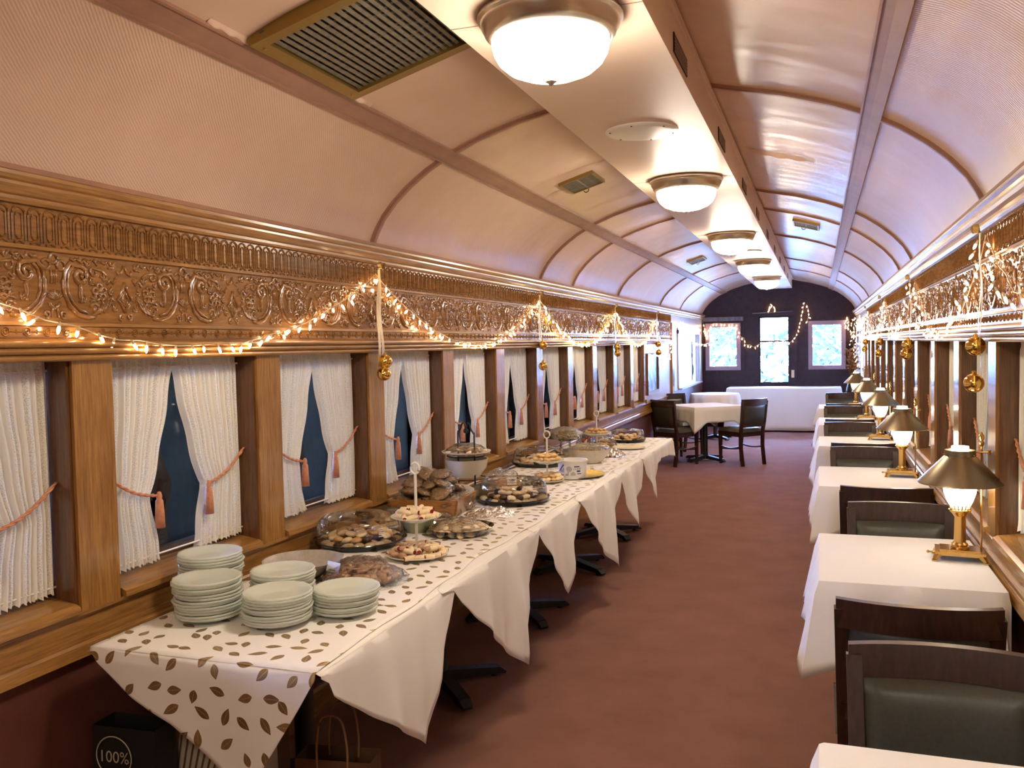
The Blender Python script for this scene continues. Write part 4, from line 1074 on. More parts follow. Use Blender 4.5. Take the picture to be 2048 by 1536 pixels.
# iron plate rack with two plates
ir = thing('plate_rack', 'black wrought iron plate rack with curled top behind the crate', 'rack', (-1.915, 4.66, CT))
mb = MB()
for sx_, n_ in ((-1, 0), (1, 1)):
    ang = -.6
    dx, dy = cos(ang)*sx_, sin(ang)*sx_
    base = [(dx*.085, dy*.085, .0), (dx*.085, dy*.085, .32), (dx*.078, dy*.078, .345), (dx*.055, dy*.055, .365), (dx*.040, dy*.040, .392), (dx*.024, dy*.024, .402), (dx*.010, dy*.010, .392), (dx*.004, dy*.004, .372), (-dx*.004, -dy*.004, .352), (-dx*.014, -dy*.014, .346), (-dx*.018, -dy*.018, .358), (-dx*.010, -dy*.010, .366)]
    part('upright', MB().tube(smoothpts(base, 5), .0048, 7), M['iron'], ir, True)
for z in (.085, .215): part('hoop', MB().tube([(.110*cos(TAU*k/28), .110*sin(TAU*k/28), z) for k in range(28)], .004, 6, closed=True), M['iron'], ir, True)
o = part('china_plate', MB().lathe([(0,.0),(.09,.0),(.140,.016),(.142,.022),(.137,.022),(.09,.006),(0,.006)], 44), M['china'], None, True, loc=(-1.915, 4.66, CT+.220)); tag(o, 'cream china plate of pretzels on the upper hoop of the iron rack', 'plate')
heap(-1.915, 4.66, CT+.230, .110, ['knot','ring'], 'on the upper plate of the iron rack', 2, .040, .014, .4)
wrap('cling_wrap', 'clear wrap domed over the upper plate of the iron rack', -1.915, 4.66, CT+.226, .140, .140, .060, 41, .012)
o = part('china_bowl', MB().lathe([(0,0),(.075,0),(.080,.006),(.115,.055),(.124,.100),(.127,.104),(.120,.104),(.110,.058),(.07,.012),(0,.012)], 44), M['china'], None, True, loc=(-1.915, 4.66, CT+.092)); tag(o, 'cream china bowl on the lower hoop of the iron rack', 'bowl')
bowl('glass_bowl', 'shallow green glass dish between the crate and the second dome tray', -1.745, 4.50, .095, .060, M['green_bowl'])
heap(-1.745, 4.50, CT+.030, .055, ['bite'], 'in the shallow green dish', 1, .036)
wrap('cling_wrap', 'clear wrap over the shallow green dish', -1.745, 4.50, CT+.058, .095, .095, .022, 55, .010)
# brownies in a box with a card, silver foil
bx = thing('brownie_box', 'low brown card box of foil wrapped brownies behind the second dome tray', 'box', (-1.80, 4.98, CT), .3)
mb = MB().box((-.10,-.07,0),(.10,.07,.006)).box((-.10,-.07,.006),(-.094,.07,.045)).box((.094,-.07,.006),(.10,.07,.045)).box((-.094,-.07,.006),(.094,-.064,.045)).box((-.094,.064,.006),(.094,.07,.045))
part('carton', mb, M['tan_wood'], bx)
part('card', MB().box((.02,-.0765,.012),(.075,-.0705,.070)), M['paper'], bx)
part('lettering', MB().box((.03,-.0772,.034),(.065,-.0764,.038)).box((.034,-.0772,.026),(.060,-.0764,.029)), M['ink'], bx)
bmesh_b = MB().box((-.022,-.018,0),(.022,.018,.022)).mesh('brownie', M['choc'])
for i in range(4):
    for j in range(3):
        o = link('brownie', bmesh_b, None, (-1.80+(i-1.5)*.045+fr_.uniform(-.004,.004), 4.98+(j-1)*.038, CT+.010+.010*((i+j) % 2)), .3+fr_.uniform(-.2,.2)); tag(o, 'square dark brownie in the low brown box', 'brownie', 'brownies in the low box')
wrap('silver_foil', 'crumpled bright foil and wrap over the box of brownies', -1.84, 5.02, CT+.028, .12, .09, .055, 61, .030)
wrap('crumpled_wrap', 'crumpled clear wrapper right of the brownie box', -1.66, 5.02, CT, .075, .08, .040, 63, .02)
heap(-1.66, 5.02, CT+.002, .045, ['choc','tan'], 'under the clear wrapper by the brownie box', 1)
# white tub with blue print
tb = thing('ice_cream_tub', 'white round tub with blue lettering standing on the gold foil tray', 'tub', (-1.462, 5.30, CT+.006))
Rt, Ht = .092, .115
part('tub', MB().lathe([(0,0),(Rt*.90,0),(Rt*.92,.004),(Rt,Ht-.010),(Rt*1.04,Ht-.010),(Rt*1.04,Ht),(Rt*.96,Ht),(Rt*.88,.008),(0,.008)], 56), M['tub'], tb, True)
# wrap flat print round the tub: angle measured from the direction facing the aisle camera
A0 = math.atan2(-5.30, 1.462)
def bendpt(u, z, lift=.0006):
    r = lerp(Rt*.92, Rt, z/(Ht-.01))+lift; a = A0+u/Rt; return (r*cos(a), r*sin(a), z)
def bend_mesh(mb, lift=.0006):
    mb.v = [bendpt(p[0], p[2], lift) for p in mb.v]; return mb
def printed(name, polys, mat):
    mb = MB()
    def span(pl, x_):                                                             # vertical extent of a convex outline at x_
        zs = []
        for (a, b), (c, d) in zip(pl, pl[1:]+pl[:1]):
            if min(a, c)-1e-9 <= x_ <= max(a, c)+1e-9: zs += [b, d] if abs(c-a) < 1e-9 else [b+(d-b)*(x_-a)/(c-a)]
        return min(zs), max(zs)
    for pl in polys:
        xa, xb = min(p[0] for p in pl), max(p[0] for p in pl); n = max(2, int((xb-xa)/.003))
        vs = []
        for k in range(n+1):
            x_ = lerp(xa, xb, k/n); lo, hi = span(pl, x_); vs += [(x_, 0, lo), (x_, 0, hi)]
        mb.add(vs, [(2*k, 2*k+2, 2*k+3, 2*k+1) for k in range(n)])
    return part(name, bend_mesh(mb), mat, tb)
def rct(a, b, c, d): return [(lerp(a, c, k/4), b) for k in range(5)]+[(lerp(c, a, k/4), d) for k in range(5)]
def text_mesh(txt, size, mat, name):
    cu = bpy.data.curves.new(name, 'FONT'); cu.body = txt; cu.size = size; cu.align_x = 'CENTER'; cu.resolution_u = 3
    o = bpy.data.objects.new(name, cu); COL.objects.link(o); dg = bpy.context.evaluated_depsgraph_get(); dg.update()
    me = bpy.data.meshes.new_from_object(o.evaluated_get(dg)); bpy.data.objects.remove(o); bpy.data.curves.remove(cu)
    me.materials.clear(); me.materials.append(mat); return me
printed('diagonal_stripe', [[(-.105,.050),(-.098,.046),(-.055,.088),(-.060,.095)]], M['blue_ink'])
printed('blue_block', [rct(.010,.076,.046,.083), rct(.028,.046,.052,.056), rct(.030,.032,.060,.037), rct(-.085,.024,-.062,.029), rct(-.046,.024,-.040,.034), rct(-.034,.024,-.028,.034), rct(-.064,.044,-.060,.072)], M['blue_ink'])
printed('grey_badge', [[(-.022+.020*cos(TAU*k/20), .064+.018*sin(TAU*k/20)) for k in range(20)], [(-.014,.024),(.022,.024),(.018,.040),(.004,.050),(-.010,.040)], rct(-.036,.036,-.024,.046)], M['grey_print'])
for txt, u, z, sz in (('CONE', .030, .060, .0165), ('R', -.074, .044, .026), ('+', .060, .066, .012)):
    me = text_mesh(txt, sz, M['blue_ink'], 'lettering')
    for v_ in me.vertices: v_.co = bendpt(v_.co.x*1.12+u, v_.co.y+z, .0009)
    link('lettering', me, tb)
o = part('gold_tray', MB().lathe([(0,.002),(.15,.002),(.20,.010),(.205,.014),(.195,.014),(.15,.005),(0,.005)], 60, fn=lambda a, r, z: 1+(.015*cos(a*30) if r > .16 else 0)), M['gold_foil'], None, True, loc=(-1.455, 5.42, CT), scale=(.8,.95,1)); tag(o, 'scalloped gold foil tray under the white tub', 'tray')
# wide bowl, foil, platters at the far part
bowl('serving_bowl', 'wide cream serving bowl covered with clear wrap beyond the white tub', -1.545, 6.05, .155, .10, M['china'], 'bowl', .5)
heap(-1.545, 6.05, CT+.070, .11, ['tan','gold'], 'in the wide cream bowl', 1, .040)
wrap('cling_wrap', 'clear wrap stretched over the wide cream bowl', -1.545, 6.05, CT+.100, .150, .150, .030, 71, .010)
o = part('silver_foil', MB().grid(20, 20, lambda u, v: (-1.46+(u-.5)*.17, 6.44+(v-.5)*.20, CT+max(.002, .055*sin(PI*u)*sin(PI*v)+.028*noise.noise((u*9, v*9, 4))))), M['silver_foil'], None); tag(o, 'crumpled silver foil wrapper beyond the wide cream bowl', 'foil')
o = part('glass_platter', MB().lathe([(0,0),(.08,0),(.05,.02),(.04,.08),(.06,.10),(.165,.112),(.17,.118),(.06,.108),(0,.105)], 44), M['clear_bowl'], None, True, loc=(-1.88, 6.62, CT)); tag(o, 'clear footed platter of wafer sticks near the far windows', 'platter')
for k in range(40):
    a = fr_.uniform(0, PI); r = fr_.uniform(0, .09)
    cookie('stick', (-1.88+r*cos(a*2), 6.62+r*sin(a*2), CT+.116+.055*(1-r/.09)*fr_.random()), 'on the clear footed platter', (0, fr_.uniform(-.35,.35), a), fr_.uniform(.85,1.25))
wrap('cling_wrap', 'clear wrap tented over the wafer sticks', -1.88, 6.62, CT+.112, .165, .165, .085, 81, .012)
wrap('cling_wrap', 'flat clear wrap over a platter behind the wide cream bowl', -1.74, 6.35, CT+.004, .13, .17, .050, 83, .012)
heap(-1.74, 6.35, CT+.004, .09, ['round','gold'], 'on the platter behind the wide cream bowl', 1, .045)
cm = MB().sphere((0,0,0), .020, 8, 6, (1.4,.8,.8), fn=nfn(12,.3,4)).mesh('wrapped_candy', M['red_candy'], True)
for k in range(16):
    o = link('wrapped_candy', cm, None, (-1.83+fr_.uniform(-.07,.07), 7.20+fr_.uniform(-.10,.10), CT+.018+fr_.random()*.07), rot=(fr_.uniform(-1,1), fr_.uniform(-1,1), fr_.uniform(0,6))); tag(o, 'pink red wrapped candy in the clear bag by the window', 'candy', 'red candies')
wrap('clear_bag', 'clear twisted bag holding the pink red candies', -1.83, 7.20, CT, .12, .14, .12, 91, .03, cat='bag')
wrap('clear_bag', 'clear peaked bag behind the third tiered stand', -1.68, 7.02, CT, .12, .12, .13, 93, .035, cat='bag')
heap(-1.68, 7.02, CT+.004, .07, ['tan','stick'], 'in the clear peaked bag', 2, .04, .03)
o = part('china_plate', MB().lathe([(0,0),(.09,0),(.13,.010),(.132,.013),(.09,.005),(0,.005)], 40), M['china'], None, True, loc=(-1.44, 6.92, CT)); tag(o, 'flat cream plate lying bare before the far dome tray', 'plate')

# ---------------------------------------------------------------- bags below the buffet
def gift_bag(label, loc, rz, w, d, h, mat, handles=True):
    t_ = thing('paper_bag', label, 'bag', loc, rz)
    mb = MB().add([(-w/2,-d/2,0),(w/2,-d/2,0),(w/2,d/2,0),(-w/2,d/2,0),(-w/2,-d/2*.8,h),(w/2,-d/2*.8,h),(w/2,d/2*.8,h),(-w/2,d/2*.8,h),(-w/2-.001,0,h*.5),(w/2+.001,0,h*.5)],
                  [(0,3,2,1),(0,1,5,4),(2,3,7,6),(0,4,8),(4,7,8),(7,3,8),(3,0,8),(1,9,5),(5,9,6),(6,9,2),(2,9,1)])
    part('sack', mb, mat, t_)
    if handles:
        for s_ in (-1, 1):
            part('handle', MB().tube(smoothpts([(-w*.2, s_*d*.4, h-.03),(-w*.2, s_*d*.4, h+.05),(-w*.12, s_*d*.42, h+.13),(w*.12, s_*d*.42, h+.13),(w*.2, s_*d*.4, h+.05),(w*.2, s_*d*.4, h-.03)], 5), .0035, 6), M['twine'], t_, True)
    return t_
b1 = gift_bag('black shopping bag printed 100% leaning at the wall below the leaf cloth', (-1.975, 2.10, 0), .06, .22, .12, .48, M['bag_black'], False)
me = text_mesh('100%', .05, M['bag_cream'], 'lettering'); link('lettering', me, b1, (-.03, -.0562, .375), rot=(PI/2-.03, 0, 0))
part('round_mark', MB().tube([(-.03+.062*cos(TAU*k/32), -.0555-.0004*sin(TAU*k/32), .392+.062*sin(TAU*k/32)) for k in range(32)], .0022, 4, closed=True), M['bag_cream'], b1)
b2 = gift_bag('cream shopping bag with brown diagonal stripes and round emblem under the leaf cloth', (-1.74, 2.22, 0), -.1, .32, .13, .44, M['bag_cream'])
mb = MB()
for k in range(7): mb.add([(-.145+k*.022,-.0605,.28),(-.139+k*.022,-.0605,.28),(-.115+k*.026,-.056,.42),(-.121+k*.026,-.056,.42)], [(0,1,2,3)])
part('stripe', mb, M['bag_kraft'], b2)
mb = MB()
for r_ in (.070, .052, .030): mb.tube([(.06+r_*cos(TAU*k/28), -.0625, .25+r_*sin(TAU*k/28)) for k in range(28)], .006, 4, closed=True)
part('emblem', mb, M['bag_kraft'], b2)
gift_bag('brown kraft bag with twine handles under the near corner of the buffet', (-1.40, 2.32, 0), .15, .24, .12, .36, M['bag_kraft'])
gift_bag('dark brown carrier bag standing behind the striped bag', (-1.86, 2.42, 0), .2, .34, .14, .50, M['bag_kraft'], False)

# ================================================================ RIGHT SIDE: TABLES, CHAIRS, LAMPS
def drape(hx, hy, drop, dcorner, flare, seed, amp=.018, n=160, rows=8, r=.012, rnd=None, wall=False):
    r_ = random.Random(seed); ph = [r_.uniform(0, TAU) for _ in range(4)]
    mb = MB(); per = []
    if rnd:
        for k in range(n): a = TAU*k/n; per.append((rnd*cos(a), rnd*sin(a), cos(a), sin(a), 0))
    else:
        tot = 4*(hx+hy)
        for k in range(n):
            s_ = tot*k/n
            if s_ < 2*hx: p = (-hx+s_, -hy, 0, -1)
            elif s_ < 2*hx+2*hy: p = (hx, -hy+s_-2*hx, 1, 0)
            elif s_ < 4*hx+2*hy: p = (hx-(s_-2*hx-2*hy), hy, 0, 1)
            else: p = (-hx, hy-(s_-4*hx-2*hy), -1, 0)
            cd_ = math.hypot(hx-abs(p[0]), hy-abs(p[1])); cn = max(0, 1-cd_/.17)**1.25
            cs = math.exp(-(cd_/.05)**2); dg_ = Vector((math.copysign(1, p[0]), math.copysign(1, p[1]), 0)).normalized()
            nn = Vector((p[2], p[3], 0)).lerp(dg_, cs).normalized()
            per.append((p[0], p[1], nn.x, nn.y, cn))
    m = len(per)
    mb.v.append((0, 0, 0))
    for f_ in (.5, .97):
        for p in per: mb.v.append((p[0]*f_, p[1]*f_, 0))
    for j in range(rows+1):
        q = j/rows
        for i, p in enumerate(per):
            dd = lerp(drop, dcorner, p[4])*q; s_ = i/m
            wv = amp*sin(s_*TAU*9+ph[0])+amp*.7*sin(s_*TAU*17+ph[1])
            off = r*min(1, q*8)+flare*q*(1+.9*p[4])+wv*q*(1-.5*p[4])
            if wall and p[0] > hx-.02: off = min(off, .010)
            z = -dd+(r*.4 if j == 0 else 0)-.0*q
            mb.v.append((p[0]+p[2]*off, p[1]+p[3]*off, min(0, z)-.001*(j > 0)))
    for k in range(m): mb.f.append((0, 1+k, 1+(k+1) % m)); mb.mi.append(0)
    for j in range(rows+2):
        for k in range(m):
            a = 1+j*m+k; b = 1+j*m+(k+1) % m; mb.f.append((a, a+m, b+m, b)); mb.mi.append(0)
    return mb
RT = [(1.02, 1.93), (3.25, 4.06), (5.38, 6.23), (7.42, 8.18), (9.25, 10.15), (11.45, 12.25)]
RXA, RXB = -.003, .588
nth = ['cut off at the bottom of the picture','first with a lamp','second with a lamp','third with a lamp','fourth with a lamp','furthest on the right side']
for k, (ya, yb) in enumerate(RT):
    cx, cy = (RXA+RXB)/2, (ya+yb)/2
    t_ = thing('dining_table', 'small dining table under white linen, '+nth[k], 'table', (cx, cy, 0), 0, 'right side dining tables')
    part('tabletop', MB().box((-(RXB-RXA)/2+.006, -(yb-ya)/2+.006, TZ-.035), ((RXB-RXA)/2-.006, (yb-ya)/2-.006, TZ-.004)), M['chair_wood'], t_)
    table_base(t_, arm=.24)
    o = part('white_tablecloth', drape((RXB-RXA)/2, (yb-ya)/2, .235, .335, .034, 50+k, .019, wall=True), M['linen'], None, True, 1.0, loc=(cx, cy, TZ+.001))
    sd = o.modifiers.new('thickness', 'SOLIDIFY'); sd.thickness = .0012; sd.offset = 1
    tag(o, 'white linen tablecloth on the right side table, '+nth[k], 'tablecloth', 'right side tablecloths')

def make_chair(label):
    t_ = thing('dining_chair', label, 'chair')
    hw = .205
    def bk(x_, z):                                                                # y of the curved, leaning back
        return -.205-.055*max(0, (z-.45)/.45)-.040*(1-(x_/hw)**2)*min(1, max(0, (z-.42)/.2))
    part('seat_frame', MB().box((-.205,-.20,.375),(.205,.205,.435)), M['chair_wood'], t_)
    part('seat', MB().grid(14, 14, lambda u, v: (lerp(-.215, .215, u), lerp(-.19, .225, v), .437+.052*(max(0, 1-abs(2*u-1)**5)*max(0, 1-abs(2*v-1)**5))**.5)), M['leather'], t_, True)
    for s_ in (-1, 1):
        part('leg', MB().bar((s_*.185,.185,.376),(s_*.180,.190,0),.040,.040,(0,1,0),.026,.026), M['chair_wood'], t_)
    for s_ in (-1, 1):
        pts = [(s_*.188,-.225,0),(s_*.190,-.190,.25),(s_*.192,-.192,.43)]+[(s_*(.192+.010*(z-.43)/.45), bk(hw, z), z) for z in (.55,.66,.77,.835)]
        mb = MB()
        for p, q in zip(pts, pts[1:]): mb.bar(p, q, .036, .034, (0,1,0))
        part('leg', mb, M['chair_wood'], t_)
    def rail(z0, z1, w, th=.024, crown=0.0):
        mb = MB()
        def f(u, v):
            x_ = lerp(-w, w, u); a = TAU*v; zc = (z0+z1)/2+crown*(1-(x_/w)**2); yy = bk(x_, zc)
            cy_, cz_ = cos(a), sin(a)
            sq = max(abs(cy_), abs(cz_))
            return (x_, yy+th/2*cy_/sq, zc+(z1-z0)/2*cz_/sq)
        mb.grid(18, 16, f)
        for s_ in (-1, 1):
            x_ = s_*w; mb.add([(x_, bk(x_,(z0+z1)/2)+a*th/2, b) for a, b in ((-1,z0),(1,z0),(1,z1),(-1,z1))], [(0,1,2,3)])
        return mb
    part('top_rail', rail(.780, .862, .214, .028), M['chair_wood'], t_, True, .5)
    part('lower_rail', rail(.500, .540, .190), M['chair_wood'], t_, True, .5)
    def pad(u, v):
        x_ = lerp(-.186, .186, u); z = lerp(.538, .783, v); return x_, z
    mb = MB()
    for sd_, th in ((1, .030), (-1, .016)):
        def f(u, v, sd_=sd_, th=th):
            x_, z = pad(u, v); b = (max(0, 1-abs(2*u-1)**4)*max(0, 1-abs(2*v-1)**4))**.5
            return (x_, bk(x_, z)+sd_*(.002+th*b), z)
        mb.grid(14, 12, f)
    part('back_pad', mb, M['leather'], t_, True)
    for s_ in (-1, 1):
        part('stretcher', MB().tube([(s_*.183, lerp(-.19, .185, k/8), .235-.022*sin(PI*k/8)) for k in range(9)], .011, 6), M['chair_wood'], t_, True)
    part('stretcher', MB().tube([(lerp(-.18,.18,k/8), .187-.0*k, .20-.015*sin(PI*k/8)) for k in range(9)], .010, 6), M['chair_wood'], t_, True)
    return t_
CHG = 'dark wooden chairs along the right tables'
ch0 = make_chair('dark wooden chair with olive leather back facing the camera, nearest at the lower right corner'); ch0['group'] = CHG
def cplace(x_, y_, rz, label, first=False):
    if first: ch0.location = (x_, y_, 0); ch0.rotation_euler = (0,0,rz); return ch0
    o = dup(ch0, (x_, y_, 0), rz, label); o['group'] = CHG; return o
# (facing the camera: back at +y side of the chair => rotated by pi)
cplace(.278, 2.28-.265, PI, '', True)
cplace(.256, 2.66+.245, 0, 'dark wooden chair with curved top rail turned away, behind the nearest right chair')
cplace(.335, 4.27-.265, PI, 'dark wooden chair with olive leather back facing the camera, beyond the first lamp')
cplace(.312, 4.73+.245, 0, 'dark wooden chair turned away, tucked to the second lamp table')
cplace(.287, 6.46-.265, PI, 'dark wooden chair with olive leather back facing the camera, beyond the second lamp')
cplace(.292, 6.70+.245, 0, 'dark wooden chair turned away, tucked to the third lamp table')
cplace(.255, 8.37-.265, PI, 'dark wooden chair with olive leather back facing the camera, beyond the third lamp')
cplace(.265, 8.70+.245, 0, 'dark wooden chair turned away, tucked to the fourth lamp table')
cplace(.265, 10.42-.265, PI, 'dark wooden chair with olive leather back facing the camera, beyond the fourth lamp')
cplace(.285, 10.80+.245, 0, 'dark wooden chair turned away, at the furthest right table')
cplace(.30, 12.75, PI, 'dark wooden chair facing the camera beyond the furthest right table')

# lamps
lg = 'brass table lamps on the right tables'
lm = thing('table_lamp', 'lit brass table lamp with grey metal shade, largest and nearest', 'lamp', (.505, 3.71, TZ+.003), -.10, lg)
mb = MB()
mb.box((-.078,-.058,.020),(.078,.058,.027)).box((-.086,-.066,.027),(.086,.066,.036)).box((-.070,-.052,.036),(.070,.052,.042))
for k in range(7): mb.box((-.078+k*.0245,-.0675,.029),(-.070+k*.0245,.0675,.034))
base = part('base', mb, M['brass'], lm)
for sx_ in (-1, 1):
    for sy_ in (-1, 1):
        q = MB().bar((sx_*.074, sy_*.054, .024), (sx_*.088, sy_*.066, .004), .020, .018, w2=.012, h2=.010); q.box((sx_*.088-.009, sy_*.066-.008, 0), (sx_*.088+.009, sy_*.066+.008, .005)); part('foot', q, M['brass'], base)
part('column', MB().lathe([(.032,.042),(.034,.046),(.034,.050),(.028,.053),(.030,.057),(.025,.062),(.0215,.066),(.0205,.162),(.024,.168),(.030,.176),(.038,.184),(.040,.190),(.036,.193),(.036,.196)], 24), M['brass'], lm, True)
mb = MB()
for k in range(18):
    a = TAU*k/18; mb.bar((.034*cos(a), .034*sin(a), .192), (.039*cos(a), .039*sin(a), .210), .005, .003)
part('gallery', mb, M['brass'], lm)
part('glass_chimney', MB().lathe([(.032,.194),(.036,.204),(.046,.225),(.056,.255),(.060,.285),(.058,.310),(.050,.330),(.038,.352),(.030,.40),(.030,.432)], 32, cap=False), M['lamp_glow'], lm, True)
shd = part('lamp_shade', MB().lathe([(.146,.290),(.149,.293),(.147,.297),(.058,.392),(.054,.396),(.054,.418),(.050,.418),(.050,.396),(.144,.296)], 48), M['shade'], lm, True)
mb = MB()
for k in range(10):
    a = TAU*k/10; mb.lathe([(.003,0),(.0045,.003),(0,.005)], 6, (.0545*cos(a), .0545*sin(a), .398))
part('rivet', mb, M['brass'], shd)
mb = MB().tube([(.074,.030,.036),(.074,.030,.44)], .0038, 8); mb.tube([(.030,.012,.408),(.074,.030,.408),(.100,.040,.408)], .004, 8)
mb.lathe([(.004,.43),(.009,.436),(.011,.444),(.006,.452),(.010,.460),(.010,.472),(.004,.480),(0,.488)], 12, (.074,.030,0)); mb.lathe([(.006,-.008),(.006,.008)], 8, (.100,.040,.408))
part('shade_post', mb, M['brass'], lm, True)
part('switch', MB().tube([(-.086,-.01,.022),(-.108,-.014,.022)], .0035, 6).sphere((-.110,-.014,.022), .006, 8, 5), M['brass'], lm, True)
part('cord', MB().tube(smoothpts([(.08,.02,.016),(.094,.06,.004),(.090,.12,.003),(.10,.20,.003)], 5), .0022, 5), M['iron'], lm, True)
for x_, y_, lab in ((.478, 5.86, 'lit brass table lamp with metal shade, second from the camera'), (.485, 7.98, 'lit brass table lamp with metal shade, third from the camera'), (.470, 9.96, 'lit brass table lamp with metal shade, fourth from the camera'), (.44, 11.95, 'brass table lamp half hidden behind the fourth lamp, furthest away')):
    dup(lm, (x_, y_, TZ+.003), -.10, lab)
dup(lm, (.49, 1.50, TZ+.003), -.10, 'brass table lamp on the table cut off at the bottom of the picture')

# ================================================================ MIDDLE OF THE CAR: SQUARE AND ROUND TABLES, END TABLE
MT = Vector((-1.46, 12.05, 0))
t_ = thing('dining_table', 'square pedestal table set cornerwise under white linen in mid carriage', 'table', MT, PI/4-.12)
part('tabletop', MB().box((-.37,-.37,TZ-.035),(.37,.37,TZ-.004)), M['chair_wood'], t_); table_base(t_, arm=.30, rot=.3)
o = part('white_tablecloth', drape(.375, .375, .20, .34, .012, 91, .008), M['linen'], None, True, 1.0, loc=(MT.x, MT.y, TZ+.001), rz=PI/4-.12)
sd = o.modifiers.new('thickness', 'SOLIDIFY'); sd.thickness = .0012; sd.offset = 1
tag(o, 'white linen tablecloth hanging a pointed corner from the square mid carriage table', 'tablecloth')
def mid_chair(x_, y_, fx_, fy_, lab):
    rz = math.atan2(fy_, fx_)-PI/2; o = dup(ch0, (x_, y_, 0), rz, lab); o['group'] = 'chairs round the square table'
mid_chair(-1.78, 11.60, .57, .82, 'dark chair seen from behind, left of the square table')
mid_chair(-.97, 11.82, -.75, .66, 'dark chair seen from behind, right of the square table')
mid_chair(-1.84, 12.65, .7, -.7, 'dark chair at the window side, behind the square table')
t_ = thing('round_table', 'round table under white linen standing behind the square table', 'table', (-1.62, 14.75, 0))
part('tabletop', MB().lathe([(.37,TZ-.035),(.37,TZ-.004)], 40), M['chair_wood'], t_); table_base(t_, arm=.28)
o = part('white_tablecloth', drape(0, 0, .30, .30, .03, 95, .022, 120, 8, .012, .385), M['linen'], None, True, 1.0, loc=(-1.62, 14.75, TZ+.001))
sd = o.modifiers.new('thickness', 'SOLIDIFY'); sd.thickness = .0012; sd.offset = 1
tag(o, 'white linen tablecloth gathered round the round table', 'tablecloth')
t_ = thing('long_table', 'long table across the end wall under floor length linen', 'table', (-.60, 16.38, 0))
part('tabletop', MB().box((-.95,-.34,.735),(.95,.34,.765)), M['chair_wood'], t_)
for sx_ in (-1, 1):
    for sy_ in (-1, 1): part('leg', MB().box((sx_*.90-.02, sy_*.30-.02, 0), (sx_*.90+.02, sy_*.30+.02, .735)), M['base_metal'], t_)
o = part('white_tablecloth', drape(.96, .345, .735, .735, .03, 97, .010, 240, 8), M['linen'], None, True, 1.0, loc=(-.60, 16.38, .768))
sd = o.modifiers.new('thickness', 'SOLIDIFY'); sd.thickness = .0012; sd.offset = 1
tag(o, 'floor length white linen cloth on the long end table', 'tablecloth')
o = part('paper_sheet', MB().grid(8, 4, lambda u, v: (.02+.30*u, 16.15+.20*v, .7705+.012*u*u)), M['paper'], None, True); tag(o, 'white paper sheet lying on the right end of the long table', 'paper')
# framed picture on the left panel
t_ = thing('wall_picture', 'framed blue grey picture on the left wall past the last curtain', 'picture', (XL-.012, 11.58, 1.20))
fm = MB().box((0,-.42,-.27),(.035,-.36,.27)).box((0,.36,-.27),(.035,.42,.27)).box((0,-.36,-.27),(.035,.36,-.22)).box((0,-.36,.22),(.035,.36,.27))
part('frame', fm, M['walnut'], t_); part('print', MB().box((.002,-.36,-.22),(.012,.36,.22)), M['picture'], t_)
# iron scroll on the far left window
t_ = thing('iron_scroll', 'thin black iron scroll hanging before the far left window', 'ornament', (XL+.02, 15.3, 0))
mb = MB(); mb.tube([(0,0,.95),(0,0,1.62)], .010, 6); mb.tube([(.0,.05*sin(TAU*k/14), 1.38+.05*cos(TAU*k/14)) for k in range(14)], .010, 6, closed=True); mb.tube(smoothpts([(0,0,1.22),(0,.10,1.20),(0,.10,1.05),(0,0,1.04)], 4), .010, 6)
part('scroll', mb, M['iron'], t_, True)
# vase of dried flowers
vs = thing('flower_vase', 'dark vase of dried flowers at the far right windows', 'vase', (.44, 13.55, 0))
part('stand', MB().lathe([(.12,0),(.12,.03),(.03,.05),(.03,.70),(.11,.72),(.11,.75),(0,.75)], 20), M['chair_wood'], vs, True)
part('vase', MB().lathe([(.05,.75),(.075,.80),(.08,.88),(.05,.97),(.035,1.02),(.045,1.05)], 20), M['vase'], vs, True)
mb = MB(); r_ = random.Random(9)
for k in range(60):
    a = r_.uniform(0, TAU); h = r_.uniform(.12,.42); q = r_.uniform(.02,.11)
    p = (cos(a)*q, sin(a)*q, 1.05+h); mb.tube([(0,0,1.0),(cos(a)*q*.5, sin(a)*q*.5, 1.05+h*.6), p], .002, 4); mb.sphere(p, .016, 6, 4, fn=nfn(k,.4,3))
o = part('dried_stems', mb, M['dry'], vs, True); o['kind'] = 'stuff'

# ================================================================ STRING LIGHTS, RIBBONS, BAUBLES
bulb_me = {}
for kk in ('bulb_glow', 'bulb_glow_y'):
    bulb_me[kk] = MB().lathe([(.0028,0),(.0046,-.006),(.0050,-.014),(.0035,-.022),(.0,-.027)], 6).mesh('bulb', M[kk], True)
SOCK = MB().lathe([(.0022,.002),(.0036,0),(.0042,-.012),(.0030,-.015)], 6).mesh('socket', M['wire'], True)
def light_string(label, pts, nb, glowk='bulb_glow', seed=0, spread=.012, out=(1,0,0), sc=1.0, drop=True):
    r_ = random.Random(seed); P = [Vector(p) for p in pts]
    t_ = thing('string_lights', label, 'string lights', P[0])
    Q = [p-P[0] for p in P]
    part('wire', MB().tube(Q, .0022*max(1, sc*.8), 5), M['wire'], t_, True)
    L_ = [0]
    for a, b in zip(Q, Q[1:]): L_.append(L_[-1]+(b-a).length)
    for k in range(nb):
        s_ = L_[-1]*(k+.5)/nb; i = max(j for j in range(len(L_)-1) if L_[j] <= s_)
        p = Q[i].lerp(Q[i+1], (s_-L_[i])/max(1e-6, L_[i+1]-L_[i]))
        rot = (r_.uniform(-.9,.9), r_.uniform(-.5,.5), r_.uniform(0, TAU))
        p = p+Vector(out)*r_.uniform(0, spread)
        sk = link('socket', SOCK, t_, p, rot=rot, scale=sc)
        link('bulb', bulb_me[glowk], sk, (0,0,-.012))
    return t_
